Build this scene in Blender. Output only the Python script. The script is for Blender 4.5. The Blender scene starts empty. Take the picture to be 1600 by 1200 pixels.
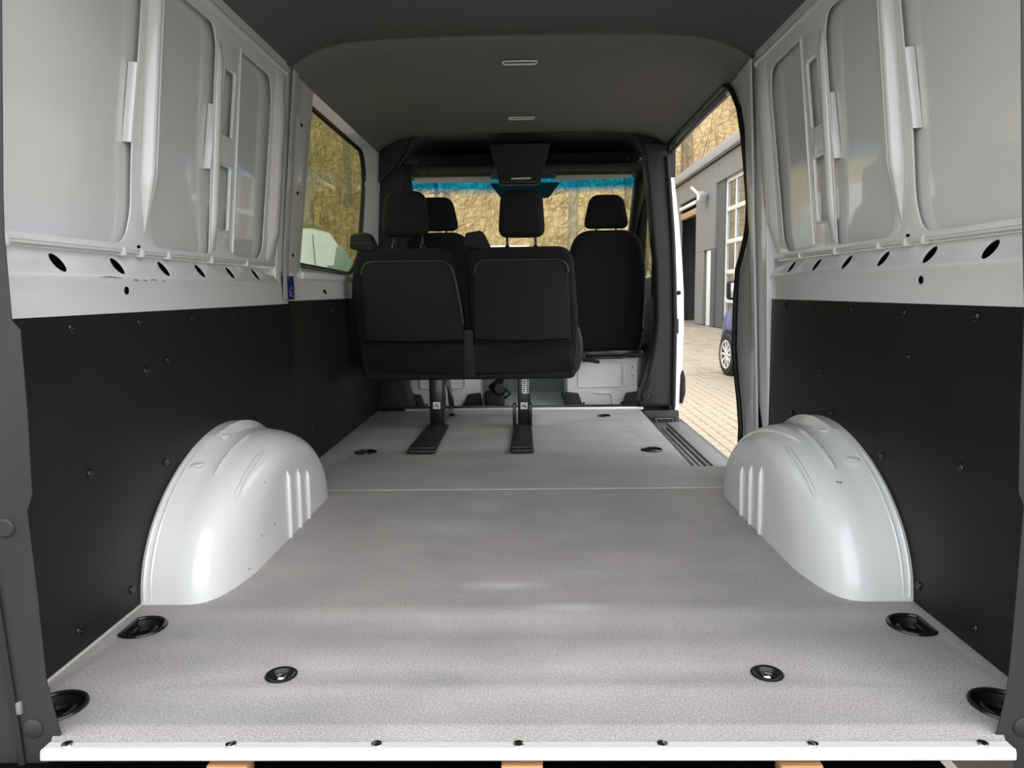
import bpy, bmesh, math, random
from mathutils import Vector, Matrix
PI = math.pi
scene = bpy.context.scene
COL = scene.collection

# ------------------------------------------------------------------ camera, sky, exposure
CAM_X, CAM_H = 0.0132, 0.6781
YAW, PITCH, ROLL = 0.02019, 0.12513, -0.01331
cd = bpy.data.cameras.new('camera'); cam = bpy.data.objects.new('camera', cd); COL.objects.link(cam)
cd.sensor_width = 36.0; cd.lens = 36.0 * 1155 / 1600; cd.clip_start = 0.02; cd.clip_end = 400
f = Vector((-math.sin(YAW) * math.cos(PITCH), math.cos(YAW) * math.cos(PITCH), -math.sin(PITCH)))
r0 = Vector((math.cos(YAW), math.sin(YAW), 0)); u0 = r0.cross(f)
r = math.cos(ROLL) * r0 + math.sin(ROLL) * u0; u = -math.sin(ROLL) * r0 + math.cos(ROLL) * u0
cam.matrix_world = Matrix(((r.x, u.x, -f.x, CAM_X), (r.y, u.y, -f.y, 0), (r.z, u.z, -f.z, CAM_H), (0, 0, 0, 1)))
scene.camera = cam
w = bpy.data.worlds.new('overcast_sky'); scene.world = w; w.use_nodes = True
nt = w.node_tree; bg = nt.nodes['Background']
tc = nt.nodes.new('ShaderNodeTexCoord'); sx = nt.nodes.new('ShaderNodeSeparateXYZ'); rp = nt.nodes.new('ShaderNodeValToRGB')
nt.links.new(tc.outputs['Generated'], sx.inputs[0]); nt.links.new(sx.outputs['Z'], rp.inputs[0]); nt.links.new(rp.outputs[0], bg.inputs[0])
rp.color_ramp.elements[0].position = 0.0; rp.color_ramp.elements[0].color = (0.97, 0.99, 1.0, 1)
rp.color_ramp.elements[1].position = 1.0; rp.color_ramp.elements[1].color = (0.93, 0.985, 1.05, 1)
bg.inputs[1].default_value = 1.3
sl = bpy.data.lights.new('veiled_sun', 'SUN'); so = bpy.data.objects.new('veiled_sun', sl); COL.objects.link(so)
sl.energy = 0.4; sl.angle = math.radians(40); sl.color = (1.0, 0.96, 0.90)
so.rotation_euler = (math.radians(48), 0, math.radians(40))
vs = scene.view_settings
scene.display_settings.display_device = 'sRGB'
vs.view_transform = 'Standard'; vs.look = 'None'; vs.gamma = 1.0; vs.use_curve_mapping = False; vs.exposure = 1.2
scene.cycles.max_bounces = 10; scene.cycles.diffuse_bounces = 6; scene.cycles.transparent_max_bounces = 16
scene.cycles.sample_clamp_indirect = 8

# ------------------------------------------------------------------ materials
def mat(name, col, rough=0.5, metal=0.0, coat=0.0, spec=0.5, noise=0.0, nscale=40.0, bump=0.0, bscale=300.0, col2=None, detail=4.0, lo=0.35, hi=0.65, stretch=None, coat_rough=0.06):
    m = bpy.data.materials.new(name); m.use_nodes = True
    t = m.node_tree; b = t.nodes['Principled BSDF']
    b.inputs['Base Color'].default_value = (*col, 1); b.inputs['Roughness'].default_value = rough
    b.inputs['Metallic'].default_value = metal; b.inputs['Coat Weight'].default_value = coat
    b.inputs['Coat Roughness'].default_value = coat_rough; b.inputs['Specular IOR Level'].default_value = spec
    co = t.nodes.new('ShaderNodeTexCoord'); src = co.outputs['Object']
    if stretch:
        mp = t.nodes.new('ShaderNodeMapping'); mp.inputs['Scale'].default_value = stretch; t.links.new(src, mp.inputs[0]); src = mp.outputs[0]
    if noise or col2:
        n = t.nodes.new('ShaderNodeTexNoise'); n.inputs['Scale'].default_value = nscale; n.inputs['Detail'].default_value = detail
        t.links.new(src, n.inputs['Vector'])
        rr = t.nodes.new('ShaderNodeValToRGB')
        c2 = col2 if col2 else tuple(c * (1 - noise) for c in col)
        rr.color_ramp.elements[0].position = lo; rr.color_ramp.elements[0].color = (*c2, 1)
        rr.color_ramp.elements[1].position = hi; rr.color_ramp.elements[1].color = (*col, 1)
        t.links.new(n.outputs['Fac'], rr.inputs[0]); t.links.new(rr.outputs[0], b.inputs['Base Color'])
    if bump:
        n2 = t.nodes.new('ShaderNodeTexNoise'); n2.inputs['Scale'].default_value = bscale; n2.inputs['Detail'].default_value = 2
        t.links.new(src, n2.inputs['Vector'])
        bp = t.nodes.new('ShaderNodeBump'); bp.inputs['Strength'].default_value = bump; bp.inputs['Distance'].default_value = 0.002
        t.links.new(n2.outputs['Fac'], bp.inputs['Height']); t.links.new(bp.outputs[0], b.inputs['Normal'])
    return m

def glass(name, tint, gloss=0.06, band=None):
    m = bpy.data.materials.new(name); m.use_nodes = True; t = m.node_tree
    for n in list(t.nodes): t.nodes.remove(n)
    out = t.nodes.new('ShaderNodeOutputMaterial'); mx = t.nodes.new('ShaderNodeMixShader')
    tr = t.nodes.new('ShaderNodeBsdfTransparent'); gl = t.nodes.new('ShaderNodeBsdfGlossy'); gl.inputs['Roughness'].default_value = 0.01
    lw = t.nodes.new('ShaderNodeLayerWeight'); fr = t.nodes.new('ShaderNodeMath'); fr.operation = 'POWER'; fr.inputs[1].default_value = 6.0; t.links.new(lw.outputs['Facing'], fr.inputs[0])
    tr.inputs[0].default_value = (*tint, 1)
    if band:
        co = t.nodes.new('ShaderNodeTexCoord'); s = t.nodes.new('ShaderNodeSeparateXYZ'); t.links.new(co.outputs['Object'], s.inputs[0])
        mr = t.nodes.new('ShaderNodeMapRange'); mr.inputs['From Min'].default_value = band[0]; mr.inputs['From Max'].default_value = band[1]
        t.links.new(s.outputs['Z'], mr.inputs['Value'])
        rr = t.nodes.new('ShaderNodeValToRGB'); rr.color_ramp.elements[0].color = (*tint, 1); rr.color_ramp.elements[1].color = (*band[2], 1)
        rr.color_ramp.elements[1].position = 0.7
        t.links.new(mr.outputs[0], rr.inputs[0]); t.links.new(rr.outputs[0], tr.inputs[0])
    t.links.new(fr.outputs[0], mx.inputs[0]); t.links.new(tr.outputs[0], mx.inputs[1]); t.links.new(gl.outputs[0], mx.inputs[2]); t.links.new(mx.outputs[0], out.inputs[0])
    return m

M = {}
M['paint'] = mat('white_paint', (0.73, 0.735, 0.73), 0.28, coat=0.6, noise=0.03, nscale=3)
M['paint_skin'] = mat('white_primer_paint', (0.73, 0.735, 0.72), 0.18, coat=0.9, coat_rough=0.03, noise=0.05, nscale=2)
M['scuffed'] = mat('white_scuffed_paint', (0.71, 0.715, 0.71), 0.3, coat=0.5, col2=(0.12, 0.12, 0.12), nscale=34, detail=6, lo=0.255, hi=0.285)
M['lining'] = mat('black_lining_board', (0.0085, 0.0085, 0.0087), 0.5, spec=0.35, noise=0.3, nscale=6, bump=0.15, bscale=500)
def floor_mat():
    m = bpy.data.materials.new('grey_floor_board'); m.use_nodes = True; t = m.node_tree; b = t.nodes['Principled BSDF']
    co = t.nodes.new('ShaderNodeTexCoord')
    def nz(scale, det, st=(1, 1, 1)):
        mp = t.nodes.new('ShaderNodeMapping'); mp.inputs['Scale'].default_value = st; t.links.new(co.outputs['Object'], mp.inputs[0])
        n = t.nodes.new('ShaderNodeTexNoise'); n.inputs['Scale'].default_value = scale; n.inputs['Detail'].default_value = det; t.links.new(mp.outputs[0], n.inputs['Vector']); return n
    def ramp(n, p0, c0, p1, c1):
        q = t.nodes.new('ShaderNodeValToRGB'); q.color_ramp.elements[0].position = p0; q.color_ramp.elements[0].color = (*c0, 1)
        q.color_ramp.elements[1].position = p1; q.color_ramp.elements[1].color = (*c1, 1); t.links.new(n.outputs['Fac'], q.inputs[0]); return q
    def mul(a, bq):
        x = t.nodes.new('ShaderNodeMix'); x.data_type = 'RGBA'; x.blend_type = 'MULTIPLY'; x.inputs['Factor'].default_value = 1
        t.links.new(a, x.inputs['A']); t.links.new(bq, x.inputs['B']); return x.outputs['Result']
    a = ramp(nz(300, 3), 0.34, (0.255, 0.237, 0.231), 0.66, (0.46, 0.430, 0.420))
    c = ramp(nz(4, 6, (1, 1.6, 1)), 0.3, (0.90, 0.90, 0.90), 0.75, (1.14, 1.14, 1.13))
    d = ramp(nz(2.2, 4, (0.4, 3.5, 1)), 0.35, (0.99, 0.99, 0.99), 0.65, (1.01, 1.01, 1.01))
    base = mul(mul(a.outputs[0], c.outputs[0]), d.outputs[0])
    sc = ramp(nz(16, 3), 0.772, (0, 0, 0), 0.785, (1, 1, 1))
    x = t.nodes.new('ShaderNodeMix'); x.data_type = 'RGBA'; t.links.new(sc.outputs[0], x.inputs['Factor']); t.links.new(base, x.inputs['A']); x.inputs['B'].default_value = (0.55, 0.54, 0.52, 1)
    cur = x.outputs['Result']
    for (cx_, cy_, rx_, ry_, k_) in ((-.045, 1.645, .13, .035, .55), (.105, 1.525, .11, .03, .5), (-.12, 2.28, .12, .10, .3), (.16, 1.72, .12, .05, .22), (-.20, 2.05, .22, .10, .2)):
        mp = t.nodes.new('ShaderNodeMapping'); mp.vector_type = 'POINT'
        mp.inputs['Location'].default_value = (-cx_ / rx_, -cy_ / ry_, 0); mp.inputs['Scale'].default_value = (1 / rx_, 1 / ry_, 1)
        t.links.new(co.outputs['Object'], mp.inputs[0]); g = t.nodes.new('ShaderNodeTexGradient'); g.gradient_type = 'SPHERICAL'; t.links.new(mp.outputs[0], g.inputs[0])
        ml = t.nodes.new('ShaderNodeMath'); ml.operation = 'MULTIPLY'; ml.inputs[1].default_value = k_; t.links.new(g.outputs['Fac'], ml.inputs[0])
        y_ = t.nodes.new('ShaderNodeMix'); y_.data_type = 'RGBA'; t.links.new(ml.outputs[0], y_.inputs['Factor']); t.links.new(cur, y_.inputs['A']); y_.inputs['B'].default_value = (0.62, 0.60, 0.58, 1); cur = y_.outputs['Result']
    t.links.new(cur, b.inputs['Base Color'])
    b.inputs['Roughness'].default_value = 0.5; b.inputs['Specular IOR Level'].default_value = 0.4
    n2 = nz(380, 2); bp = t.nodes.new('ShaderNodeBump'); bp.inputs['Strength'].default_value = 0.5; bp.inputs['Distance'].default_value = 0.002
    t.links.new(n2.outputs['Fac'], bp.inputs['Height']); t.links.new(bp.outputs[0], b.inputs['Normal'])
    return m
M['floor'] = floor_mat()
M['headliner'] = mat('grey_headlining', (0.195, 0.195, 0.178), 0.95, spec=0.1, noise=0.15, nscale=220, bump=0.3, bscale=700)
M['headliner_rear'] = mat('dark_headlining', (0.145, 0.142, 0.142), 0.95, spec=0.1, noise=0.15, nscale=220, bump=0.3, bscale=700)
M['trim'] = mat('dark_grey_trim', (0.021, 0.021, 0.022), 0.55, spec=0.4, bump=0.2, bscale=600)
M['trim_black'] = mat('black_trim', (0.016, 0.016, 0.016), 0.5, spec=0.35, bump=0.2, bscale=600)
M['fabric'] = mat('black_seat_fabric', (0.015, 0.015, 0.0155), 0.9, spec=0.2, noise=0.35, nscale=350, bump=0.4, bscale=900)
M['shell'] = mat('black_seat_shell', (0.019, 0.019, 0.0195), 0.75, spec=0.25, noise=0.2, nscale=400, bump=0.3, bscale=900)
M['piping'] = mat('grey_piping', (0.028, 0.028, 0.028), 0.45)
M['rubber'] = mat('black_rubber', (0.006, 0.006, 0.006), 0.5, spec=0.3)
M['gloss_black'] = mat('gloss_black_steel', (0.008, 0.008, 0.008), 0.25, spec=0.5)
M['worn_steel'] = mat('worn_dark_steel', (0.05, 0.047, 0.042), 0.45, metal=0.5, noise=0.6, nscale=60)
M['chrome'] = mat('chrome', (0.75, 0.75, 0.75), 0.12, metal=1)
M['alu'] = mat('brushed_aluminium', (0.60, 0.59, 0.56), 0.4, metal=0.15, noise=0.12, nscale=30, stretch=(1, 30, 30))
M['pale_metal'] = mat('pale_metal', (0.72, 0.72, 0.66), 0.35, metal=0.3)
M['void'] = mat('dark_cavity', (0.004, 0.004, 0.004), 0.9, spec=0.0)
M['blue'] = mat('blue_label', (0.008, 0.022, 0.16), 0.4)
M['print_white'] = mat('white_print', (0.75, 0.77, 0.8), 0.5)
M['print_pale'] = mat('pale_blue_print', (0.25, 0.32, 0.5), 0.5)
M['print_black'] = mat('black_print', (0.01, 0.01, 0.01), 0.5)
M['wood'] = mat('orange_plywood', (0.50, 0.27, 0.13), 0.6, col2=(0.38, 0.19, 0.08), nscale=12, stretch=(1, 12, 12))
M['mat_grey'] = mat('grey_cab_mat', (0.16, 0.175, 0.17), 0.5)
M['visor'] = mat('grey_visor', (0.78, 0.78, 0.72), 0.8)
M['step_grey'] = mat('step_plastic', (0.10, 0.10, 0.10), 0.4)
M['sill_grey'] = mat('grey_sill_plastic', (0.17, 0.17, 0.17), 0.45)
M['glass_side'] = glass('green_tinted_glass', (0.66, 0.705, 0.60))
M['glass_screen'] = glass('windscreen_glass', (0.86, 0.90, 0.82), band=(1.335, 1.40, (0.012, 0.36, 0.95)))
M['glass_clear'] = glass('clear_glass', (0.75, 0.82, 0.78))
# outdoors
M['leaf'] = mat('leaf_litter', (0.48, 0.355, 0.185), 0.9, spec=0.1, col2=(0.29, 0.205, 0.10), nscale=3.5, detail=12, lo=0.36, hi=0.62)
M['bark'] = mat('grey_brown_bark', (0.29, 0.235, 0.155), 0.9, spec=0.1, noise=0.5, nscale=4)
M['bark_pale'] = mat('pale_bark', (0.36, 0.30, 0.20), 0.9, spec=0.1, noise=0.4, nscale=4)
M['twig'] = mat('twig', (0.44, 0.325, 0.17), 0.9, spec=0.1, noise=0.35, nscale=0.7)
M['paver'] = mat('sandy_paver', (0.43, 0.36, 0.265), 0.85, spec=0.2, col2=(0.34, 0.28, 0.20), nscale=3, detail=8)
M['yard'] = mat('sandy_yard_joint', (0.30, 0.262, 0.21), 0.9, spec=0.2, noise=0.35, nscale=9, detail=6)
M['clad'] = mat('grey_cladding', (0.23, 0.236, 0.238), 0.5, noise=0.06, nscale=2)
M['clad_dark'] = mat('dark_grey_cladding', (0.095, 0.103, 0.115), 0.5)
M['fascia'] = mat('pale_grey_fascia', (0.36, 0.37, 0.375), 0.5)
M['white_frame'] = mat('white_door_frame', (0.80, 0.80, 0.77), 0.5)
M['pane'] = mat('workshop_pane', (0.10, 0.11, 0.11), 0.04, spec=1.0, coat=1.0)
M['tan_beam'] = mat('tan_beam', (0.45, 0.30, 0.16), 0.6)
M['brown_dark'] = mat('dark_brown_boards', (0.06, 0.045, 0.035), 0.7)
M['red'] = mat('red_paint', (0.4, 0.03, 0.03), 0.5)
M['car_blue'] = mat('blue_car_paint', (0.010, 0.013, 0.17), 0.3, coat=0.4)
M['van_white'] = mat('white_van_paint', (0.80, 0.82, 0.82), 0.3, coat=0.7)
M['dark_glass'] = mat('dark_vehicle_glass', (0.05, 0.065, 0.06), 0.06, spec=0.8, coat=0.6)
M['green_glass'] = mat('pale_green_vehicle_glass', (0.26, 0.33, 0.30), 0.08, spec=0.8, coat=0.5)
M['mirror'] = mat('mirror_glass', (0.42, 0.46, 0.45), 0.12, metal=0.6)
M['alloy'] = mat('silver_alloy', (0.70, 0.70, 0.68), 0.35, metal=0.3)

# ------------------------------------------------------------------ helpers
def tag(o, label=None, cat=None, group=None, kind=None):
    if label: o['label'] = label
    if cat: o['category'] = cat
    if group: o['group'] = group
    if kind: o['kind'] = kind
    return o
def empty(name, loc=(0, 0, 0), rz=0.0, parent=None):
    o = bpy.data.objects.new(name, None); COL.objects.link(o); o.location = loc; o.rotation_euler.z = rz
    o.empty_display_size = 0.1
    if parent: o.parent = parent
    return o
def link(name, me, m, parent=None, sharp=40):
    if m is not None:
        me.materials.clear(); me.materials.append(m)
    if sharp is not None:
        me.shade_smooth(); me.set_sharp_from_angle(angle=math.radians(sharp))
    o = bpy.data.objects.new(name, me); COL.objects.link(o)
    if parent: o.parent = parent
    return o
def from_bm(name, bm, m, parent=None, sharp=40, recalc=True):
    if recalc: bmesh.ops.recalc_face_normals(bm, faces=bm.faces)
    me = bpy.data.meshes.new(name); bm.to_mesh(me); bm.free()
    return link(name, me, m, parent, sharp)
def roundpoly(pts, rad, seg=5):
    n = len(pts); out = []
    for i in range(n):
        p = Vector(pts[i]); a = Vector(pts[i - 1]); b = Vector(pts[(i + 1) % n])
        rr = rad[i] if isinstance(rad, (list, tuple)) else rad
        da, db = (a - p), (b - p); la, lb = da.length, db.length
        rr = min(rr, la * 0.48, lb * 0.48)
        if rr < 1e-5: out.append(tuple(p)); continue
        s, e = p + da * (rr / la), p + db * (rr / lb)
        for k in range(seg + 1):
            q = k / seg; out.append(tuple((1 - q) ** 2 * s + 2 * q * (1 - q) * p + q * q * e))
    return out
def circle(cx, cy, rx, ry=None, n=20, a0=0.0):
    ry = ry or rx
    return [(cx + rx * math.cos(a0 + 2 * PI * i / n), cy + ry * math.sin(a0 + 2 * PI * i / n)) for i in range(n)]
def fill2d(outline, holes=(), thick=0.004, bevel=0.0, res=2):
    """flat plate with holes: mesh in a/b, thickness along c from -thick to 0"""
    cu = bpy.data.curves.new('tmp', 'CURVE'); cu.dimensions = '2D'; cu.fill_mode = 'BOTH'
    for poly in [outline] + list(holes):
        sp = cu.splines.new('POLY'); sp.points.add(len(poly) - 1); sp.use_cyclic_u = True
        for p, (a, b) in zip(sp.points, poly): p.co = (a, b, 0, 1)
    cu.extrude = max(thick / 2 - bevel, 1e-5); cu.bevel_depth = bevel; cu.bevel_resolution = res; cu.offset = -bevel
    o = bpy.data.objects.new('tmp', cu); COL.objects.link(o)
    dg = bpy.context.evaluated_depsgraph_get(); dg.update()
    me = bpy.data.meshes.new_from_object(o.evaluated_get(dg))
    bpy.data.objects.remove(o); bpy.data.curves.remove(cu)
    for v in me.vertices: v.co.z -= thick / 2
    return me
def plate(name, outline, holes, thick, bevel, fn, m, parent=None, sharp=40, res=2):
    me = fill2d(outline, holes, thick, bevel, res)
    bm = bmesh.new(); bm.from_mesh(me); bpy.data.meshes.remove(me)
    bmesh.ops.remove_doubles(bm, verts=bm.verts, dist=1e-5)
    for v in bm.verts: v.co = Vector(fn(v.co.x, v.co.y, v.co.z))
    return from_bm(name, bm, m, parent, sharp)
def rbox(bm, c, d, bev=0.0, seg=2, rot=None):
    g = bmesh.ops.create_cube(bm, size=1.0); vs_ = g['verts']
    for v in vs_: v.co = Vector((v.co.x * d[0], v.co.y * d[1], v.co.z * d[2]))
    if bev > 0:
        es = {e for v in vs_ for e in v.link_edges}
        rb = bmesh.ops.bevel(bm, geom=list(es), offset=bev, segments=seg, profile=0.5, affect='EDGES')
        vs_ = list({v for fc in rb['faces'] for v in fc.verts} | {v for v in vs_ if v.is_valid})
    mt = Matrix.Translation(c) @ (rot.to_4x4() if rot else Matrix.Identity(4))
    for v in vs_: v.co = mt @ v.co
    return vs_
def box(name, c, d, m, parent=None, bev=0.003, seg=2, rot=None):
    bm = bmesh.new(); rbox(bm, c, d, bev, seg, rot); return from_bm(name, bm, m, parent)
def tube_bm(bm, pts, rad, n=8, closed=False):
    pts = [Vector(p) for p in pts]; k = len(pts); rings = []
    rads = rad if isinstance(rad, (list, tuple)) else [rad] * k
    ref = None
    for i in range(k):
        if closed: d = (pts[(i + 1) % k] - pts[i - 1])
        else: d = pts[min(i + 1, k - 1)] - pts[max(i - 1, 0)]
        d.normalize()
        if ref is None:
            ref = d.cross(Vector((0, 0, 1)));
            if ref.length < 0.1: ref = d.cross(Vector((1, 0, 0)))
        ref = (ref - d * ref.dot(d)); ref.normalize(); w_ = d.cross(ref)
        rings.append([bm.verts.new(pts[i] + (ref * math.cos(2 * PI * j / n) + w_ * math.sin(2 * PI * j / n)) * rads[i]) for j in range(n)])
    for i in range(k if closed else k - 1):
        a, b = rings[i], rings[(i + 1) % k]
        for j in range(n):
            bm.faces.new((a[j], a[(j + 1) % n], b[(j + 1) % n], b[j]))
    if not closed:
        bm.faces.new(rings[0][::-1]); bm.faces.new(rings[-1])
def tube(name, pts, rad, m, parent=None, n=8, closed=False):
    bm = bmesh.new(); tube_bm(bm, pts, rad, n, closed); return from_bm(name, bm, m, parent)
def lathe_bm(bm, prof, n=20, mt=Matrix.Identity(4)):
    rings = []
    for (rr, z) in prof:
        if rr < 1e-6: rings.append([bm.verts.new(mt @ Vector((0, 0, z)))])
        else: rings.append([bm.verts.new(mt @ Vector((rr * math.cos(2 * PI * j / n), rr * math.sin(2 * PI * j / n), z))) for j in range(n)])
    for a, b in zip(rings, rings[1:]):
        for j in range(n):
            if len(a) == 1 and len(b) == 1: continue
            if len(a) == 1: bm.faces.new((a[0], b[(j + 1) % n], b[j]))
            elif len(b) == 1: bm.faces.new((a[j], a[(j + 1) % n], b[0]))
            else: bm.faces.new((a[j], a[(j + 1) % n], b[(j + 1) % n], b[j]))
def lathe(name, prof, m, parent=None, n=20, mt=Matrix.Identity(4)):
    bm = bmesh.new(); lathe_bm(bm, prof, n, mt); return from_bm(name, bm, m, parent)
def loft(name, rows, m, parent=None, closed=False, caps=False, sharp=40):
    bm = bmesh.new(); V = [[bm.verts.new(p) for p in rw] for rw in rows]
    for a, b in zip(V, V[1:]):
        k = len(a)
        for j in range(k if closed else k - 1): bm.faces.new((a[j], a[(j + 1) % k], b[(j + 1) % k], b[j]))
    if caps: bm.faces.new(V[0][::-1]); bm.faces.new(V[-1])
    return from_bm(name, bm, m, parent, sharp)
def axis_x(s, loc):   # lathe axis pointing to the van's inside from wall side s
    return Matrix.Translation(loc) @ Matrix.Rotation(-s * PI / 2, 4, 'Y')

# ------------------------------------------------------------------ van body: walls
def xl(z): return 0.85 if z <= 0.785 else 0.85 - (z - 0.785) * 0.0735
def onwall(s, off=0.0):   # plate coordinates (Y, z, c) -> world, c pointing inside
    return lambda a, b, c: (s * (xl(b) - off - c), a, b)
Y0 = 1.10
SIDE = {-1: 'left', 1: 'right'}
TH = 0.004
def side_wall(s):
    side = SIDE[s]
    W = tag(empty('wall_' + side), 'white painted van side wall with ribs and recesses on the %s' % side, 'wall', kind='structure')
    fn = onwall(s)
    A = roundpoly([(Y0 + .02, .79), (1.60, .79), (1.628, .86), (1.634, 1.0), (1.662, 1.18), (1.682, 1.34), (1.70, 1.45), (Y0 + .02, 1.45)], [.01, .06, .03, .03, .03, .03, .03, .01])
    Cc = roundpoly([(1.727, .79), (2.032, .79), (2.036, .87), (2.041, 1.04), (2.055, 1.20), (2.066, 1.35), (2.045, 1.392), (1.80, 1.392), (1.750, 1.34), (1.714, .86)], [.07, .015, .01, .03, .03, .02, .02, .03, .03, .04])
    S1 = roundpoly([(2.098, 1.122), (2.168, 1.122), (2.188, 1.30), (2.118, 1.30)], .008)
    S2 = roundpoly([(2.080, .862), (2.148, .862), (2.160, 1.036), (2.092, 1.036)], .008)
    F = roundpoly([(2.20, .792), (2.41, .792), (2.443, .83), (2.505, 1.32), (2.485, 1.378), (2.232, 1.382)], [.03, .05, .04, .06, .05, .03])
    out = [(Y0, .772), (2.575, .772), (2.655, 1.53), (Y0, 1.53)]
    plate('inner_frame', out, [A, Cc, S1, S2, F], TH, 0.0018, fn, M['paint'], W)
    # outer skin behind the frame
    sk = [(s * (xl(z) + .016 + (.004 if z > .78 else 0)), y, z) for z in (.772, 1.1, 1.60) for y in (Y0, 2.64)]
    loft('outer_skin', [sk[0:2], sk[2:4], sk[4:6]], M['paint_skin'], W)
    # foam bonded tabs bridging frame and skin
    for (ya, yb, z0_, z1_) in ((1.634, 1.665, 1.008, 1.18), (2.037, 2.050, 1.016, 1.191)):
        rows = []
        for i in range(7):
            z = z0_ + (z1_ - z0_) * i / 6; ye = ya + (z - z0_) * .16
            rows.append([(s * (xl(z) + .018), ye - .008, z), (s * (xl(z) + .010), ye - .007, z), (s * (xl(z) + .0015), ye - .002, z), (s * (xl(z) - .0012), ye + .006, z), (s * (xl(z) + .001), ye + .014, z)])
        loft('bonding_tab', rows, M['paint'], W)
    # main hat-section rib
    rows = []
    for i in range(25):
        q = i / 24; z = .815 + q * (1.463 - .815); yc = 1.688 + (z - .84) * .085
        hgt = .021 * min(1, q * 5) ; wd = .029 * min(1, q * 5 + .12)
        prof = [(-wd, 0), (-wd * .75, hgt * .15), (-wd * .55, hgt * .75), (-wd * .42, hgt), (-.004, hgt), (0, hgt * .88), (.004, hgt), (wd * .35, hgt * .97), (wd * .5, hgt * .7), (wd * .75, hgt * .12), (wd, 0)]
        rows.append([(s * (xl(z) - .0005 - h), yc + y, z) for y, h in prof])
    loft('rib', rows, M['paint'], W, sharp=60)
    # narrow second rib and slotted carrier rims
    rows = []
    for i in range(21):
        q = i / 20; z = .80 + q * (1.36 - .80); yc = 2.056 + (z - .84) * .058
        hgt = .010 * min(1, q * 8, (1 - q) * 10)
        rows.append([(s * (xl(z) - .0005 - h), yc + y, z) for y, h in ((-.016, 0), (-.012, hgt * .8), (-.006, hgt), (.006, hgt), (.012, hgt * .7), (.016, 0))])
    loft('narrow_rib', rows, M['paint'], W, sharp=60)
    for S in (S1, S2):
        cy = sum(p[0] for p in S) / len(S); cz = sum(p[1] for p in S) / len(S)
        big = [(cy + (y - cy) * 1.16, cz + (z - cz) * 1.05) for y, z in S]
        tube('slot_rim', [(s * (xl(z) - .001), y, z) for y, z in big], .0035, M['paint'], W, 6, True)
        # plate step visible in front of the slot
    tube('plate_edge', [(s * (xl(z) - .001), 2.19 + (z - .8) * .075, z) for z in (.80, .95, 1.1, 1.25, 1.385)], .003, M['paint'], W, 6)
    # pillar ridge in front of the recesses
    rows = []
    for i in range(15):
        z = .79 + (1.462 - .79) * i / 14; yc = 2.525 + (z - .79) * .10
        h = .018 * min(1, i / 2, (14 - i) / 4)
        rows.append([(s * (xl(z) - .0005 - hh), yc + y, z) for y, hh in ((-.05, 0), (-.035, h), (.02, h), (.035, h * .4), (.05, 0))])
    loft('pillar_ridge', rows, M['paint'], W, sharp=60)
    # top roll below the roof
    tube('roof_rail', [(s * (xl(1.43) + .004), y, 1.432) for y in (Y0, 1.6, 2.2, 2.64)], .012, M['paint'], W, 10)
    # belt: lower face, sloped shelf with holes, ledge
    loft('belt_face', [[(s * .846, Y0, .640), (s * .846, 2.60, .640)], [(s * .842, Y0, .70), (s * .842, 2.60, .70)], [(s * .8365, Y0, .712), (s * .8365, 2.56, .712)], [(s * .8365, Y0, .717), (s * .8365, 2.555, .717)]], M['paint'], W)
    dx, dz = .034, .052; L = math.hypot(dx, dz)
    holes = [circle(y, .5 * L - .001, .0185, .0205, 24) for y in (1.372, 1.574, 1.776, 1.975, 2.178, 2.381)]
    shelf = lambda a, b, c: (s * (.8365 + b / L * dx - c * dz / L), a, .717 + b / L * dz + c * dx / L)
    plate('belt_shelf', [(Y0, 0), (2.545, 0), (2.565, L), (Y0, L)], holes, .003, .0012, shelf, M['paint'], W)
    for h in holes:
        cy = sum(p[0] for p in h) / len(h); cb = sum(p[1] for p in h) / len(h)
        bm = bmesh.new(); rings = []
        for c, k in ((-.003, 1.1), (-.03, 1.1), (-.03, 0.0)):
            rings.append([bm.verts.new(shelf(cy + (a - cy) * k, cb + (b - cb) * k, c)) for a, b in (h if k else h[:1])])
        for i in range(24): bm.faces.new((rings[0][i], rings[0][(i + 1) % 24], rings[1][(i + 1) % 24], rings[1][i]))
        bm.faces.new(rings[1]); bm.verts.remove(rings[2][0])
        from_bm('hole_cavity', bm, M['void'], W)
    loft('belt_ledge', [[(s * .8705, Y0, .769), (s * .8705, 2.565, .769)], [(s * .858, Y0, .776), (s * .858, 2.57, .776)], [(s * .8475, Y0, .778), (s * .8475, 2.573, .778)]], M['paint'], W)
    box('belt_end', (s * .874, 2.60, .740), (.05, .07, .11), M['paint'], W, .006)
    for y in (1.235, 1.60, 1.675, 1.80, 2.05, 2.31):   # small embossed bridges on the ledge
        box('ledge_bridge', (s * .858, y, .774), (.024, .016, .020), M['paint'], W, .005)
    for (y, z) in ((1.581, .690),):
        lathe('screw_hole', [(0, .0012), (.0085, .0012), (.0085, -.004)], M['void'], W, 14, axis_x(s, (s * .8423, y, z)))
    for (y, z) in ((1.505, .676), (1.70, .677), (1.90, .674), (2.18, .676), (2.22, .668), (1.655, .787)):
        lathe('screw_hole', [(0, .001), (.0032, .001), (.0032, -.004)], M['void'], W, 10, axis_x(s, (s * .8455, y, z)))
    lathe('oval_hole', [(0, .001), (.013, .001), (.013, -.004)], M['void'], W, 16, axis_x(s, (s * .8485, 2.63, .728)) @ Matrix.Diagonal((1, .45, 1, 1)))
    # lower outer skin and closing strip
    bm = bmesh.new(); rbox(bm, (s * .925, (1.05 + 2.75) / 2, .22), (.01, 1.70, 1.12)); from_bm('lower_skin', bm, M['paint_skin'], W)
    return W
WL, WR = side_wall(-1), side_wall(1)
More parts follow.
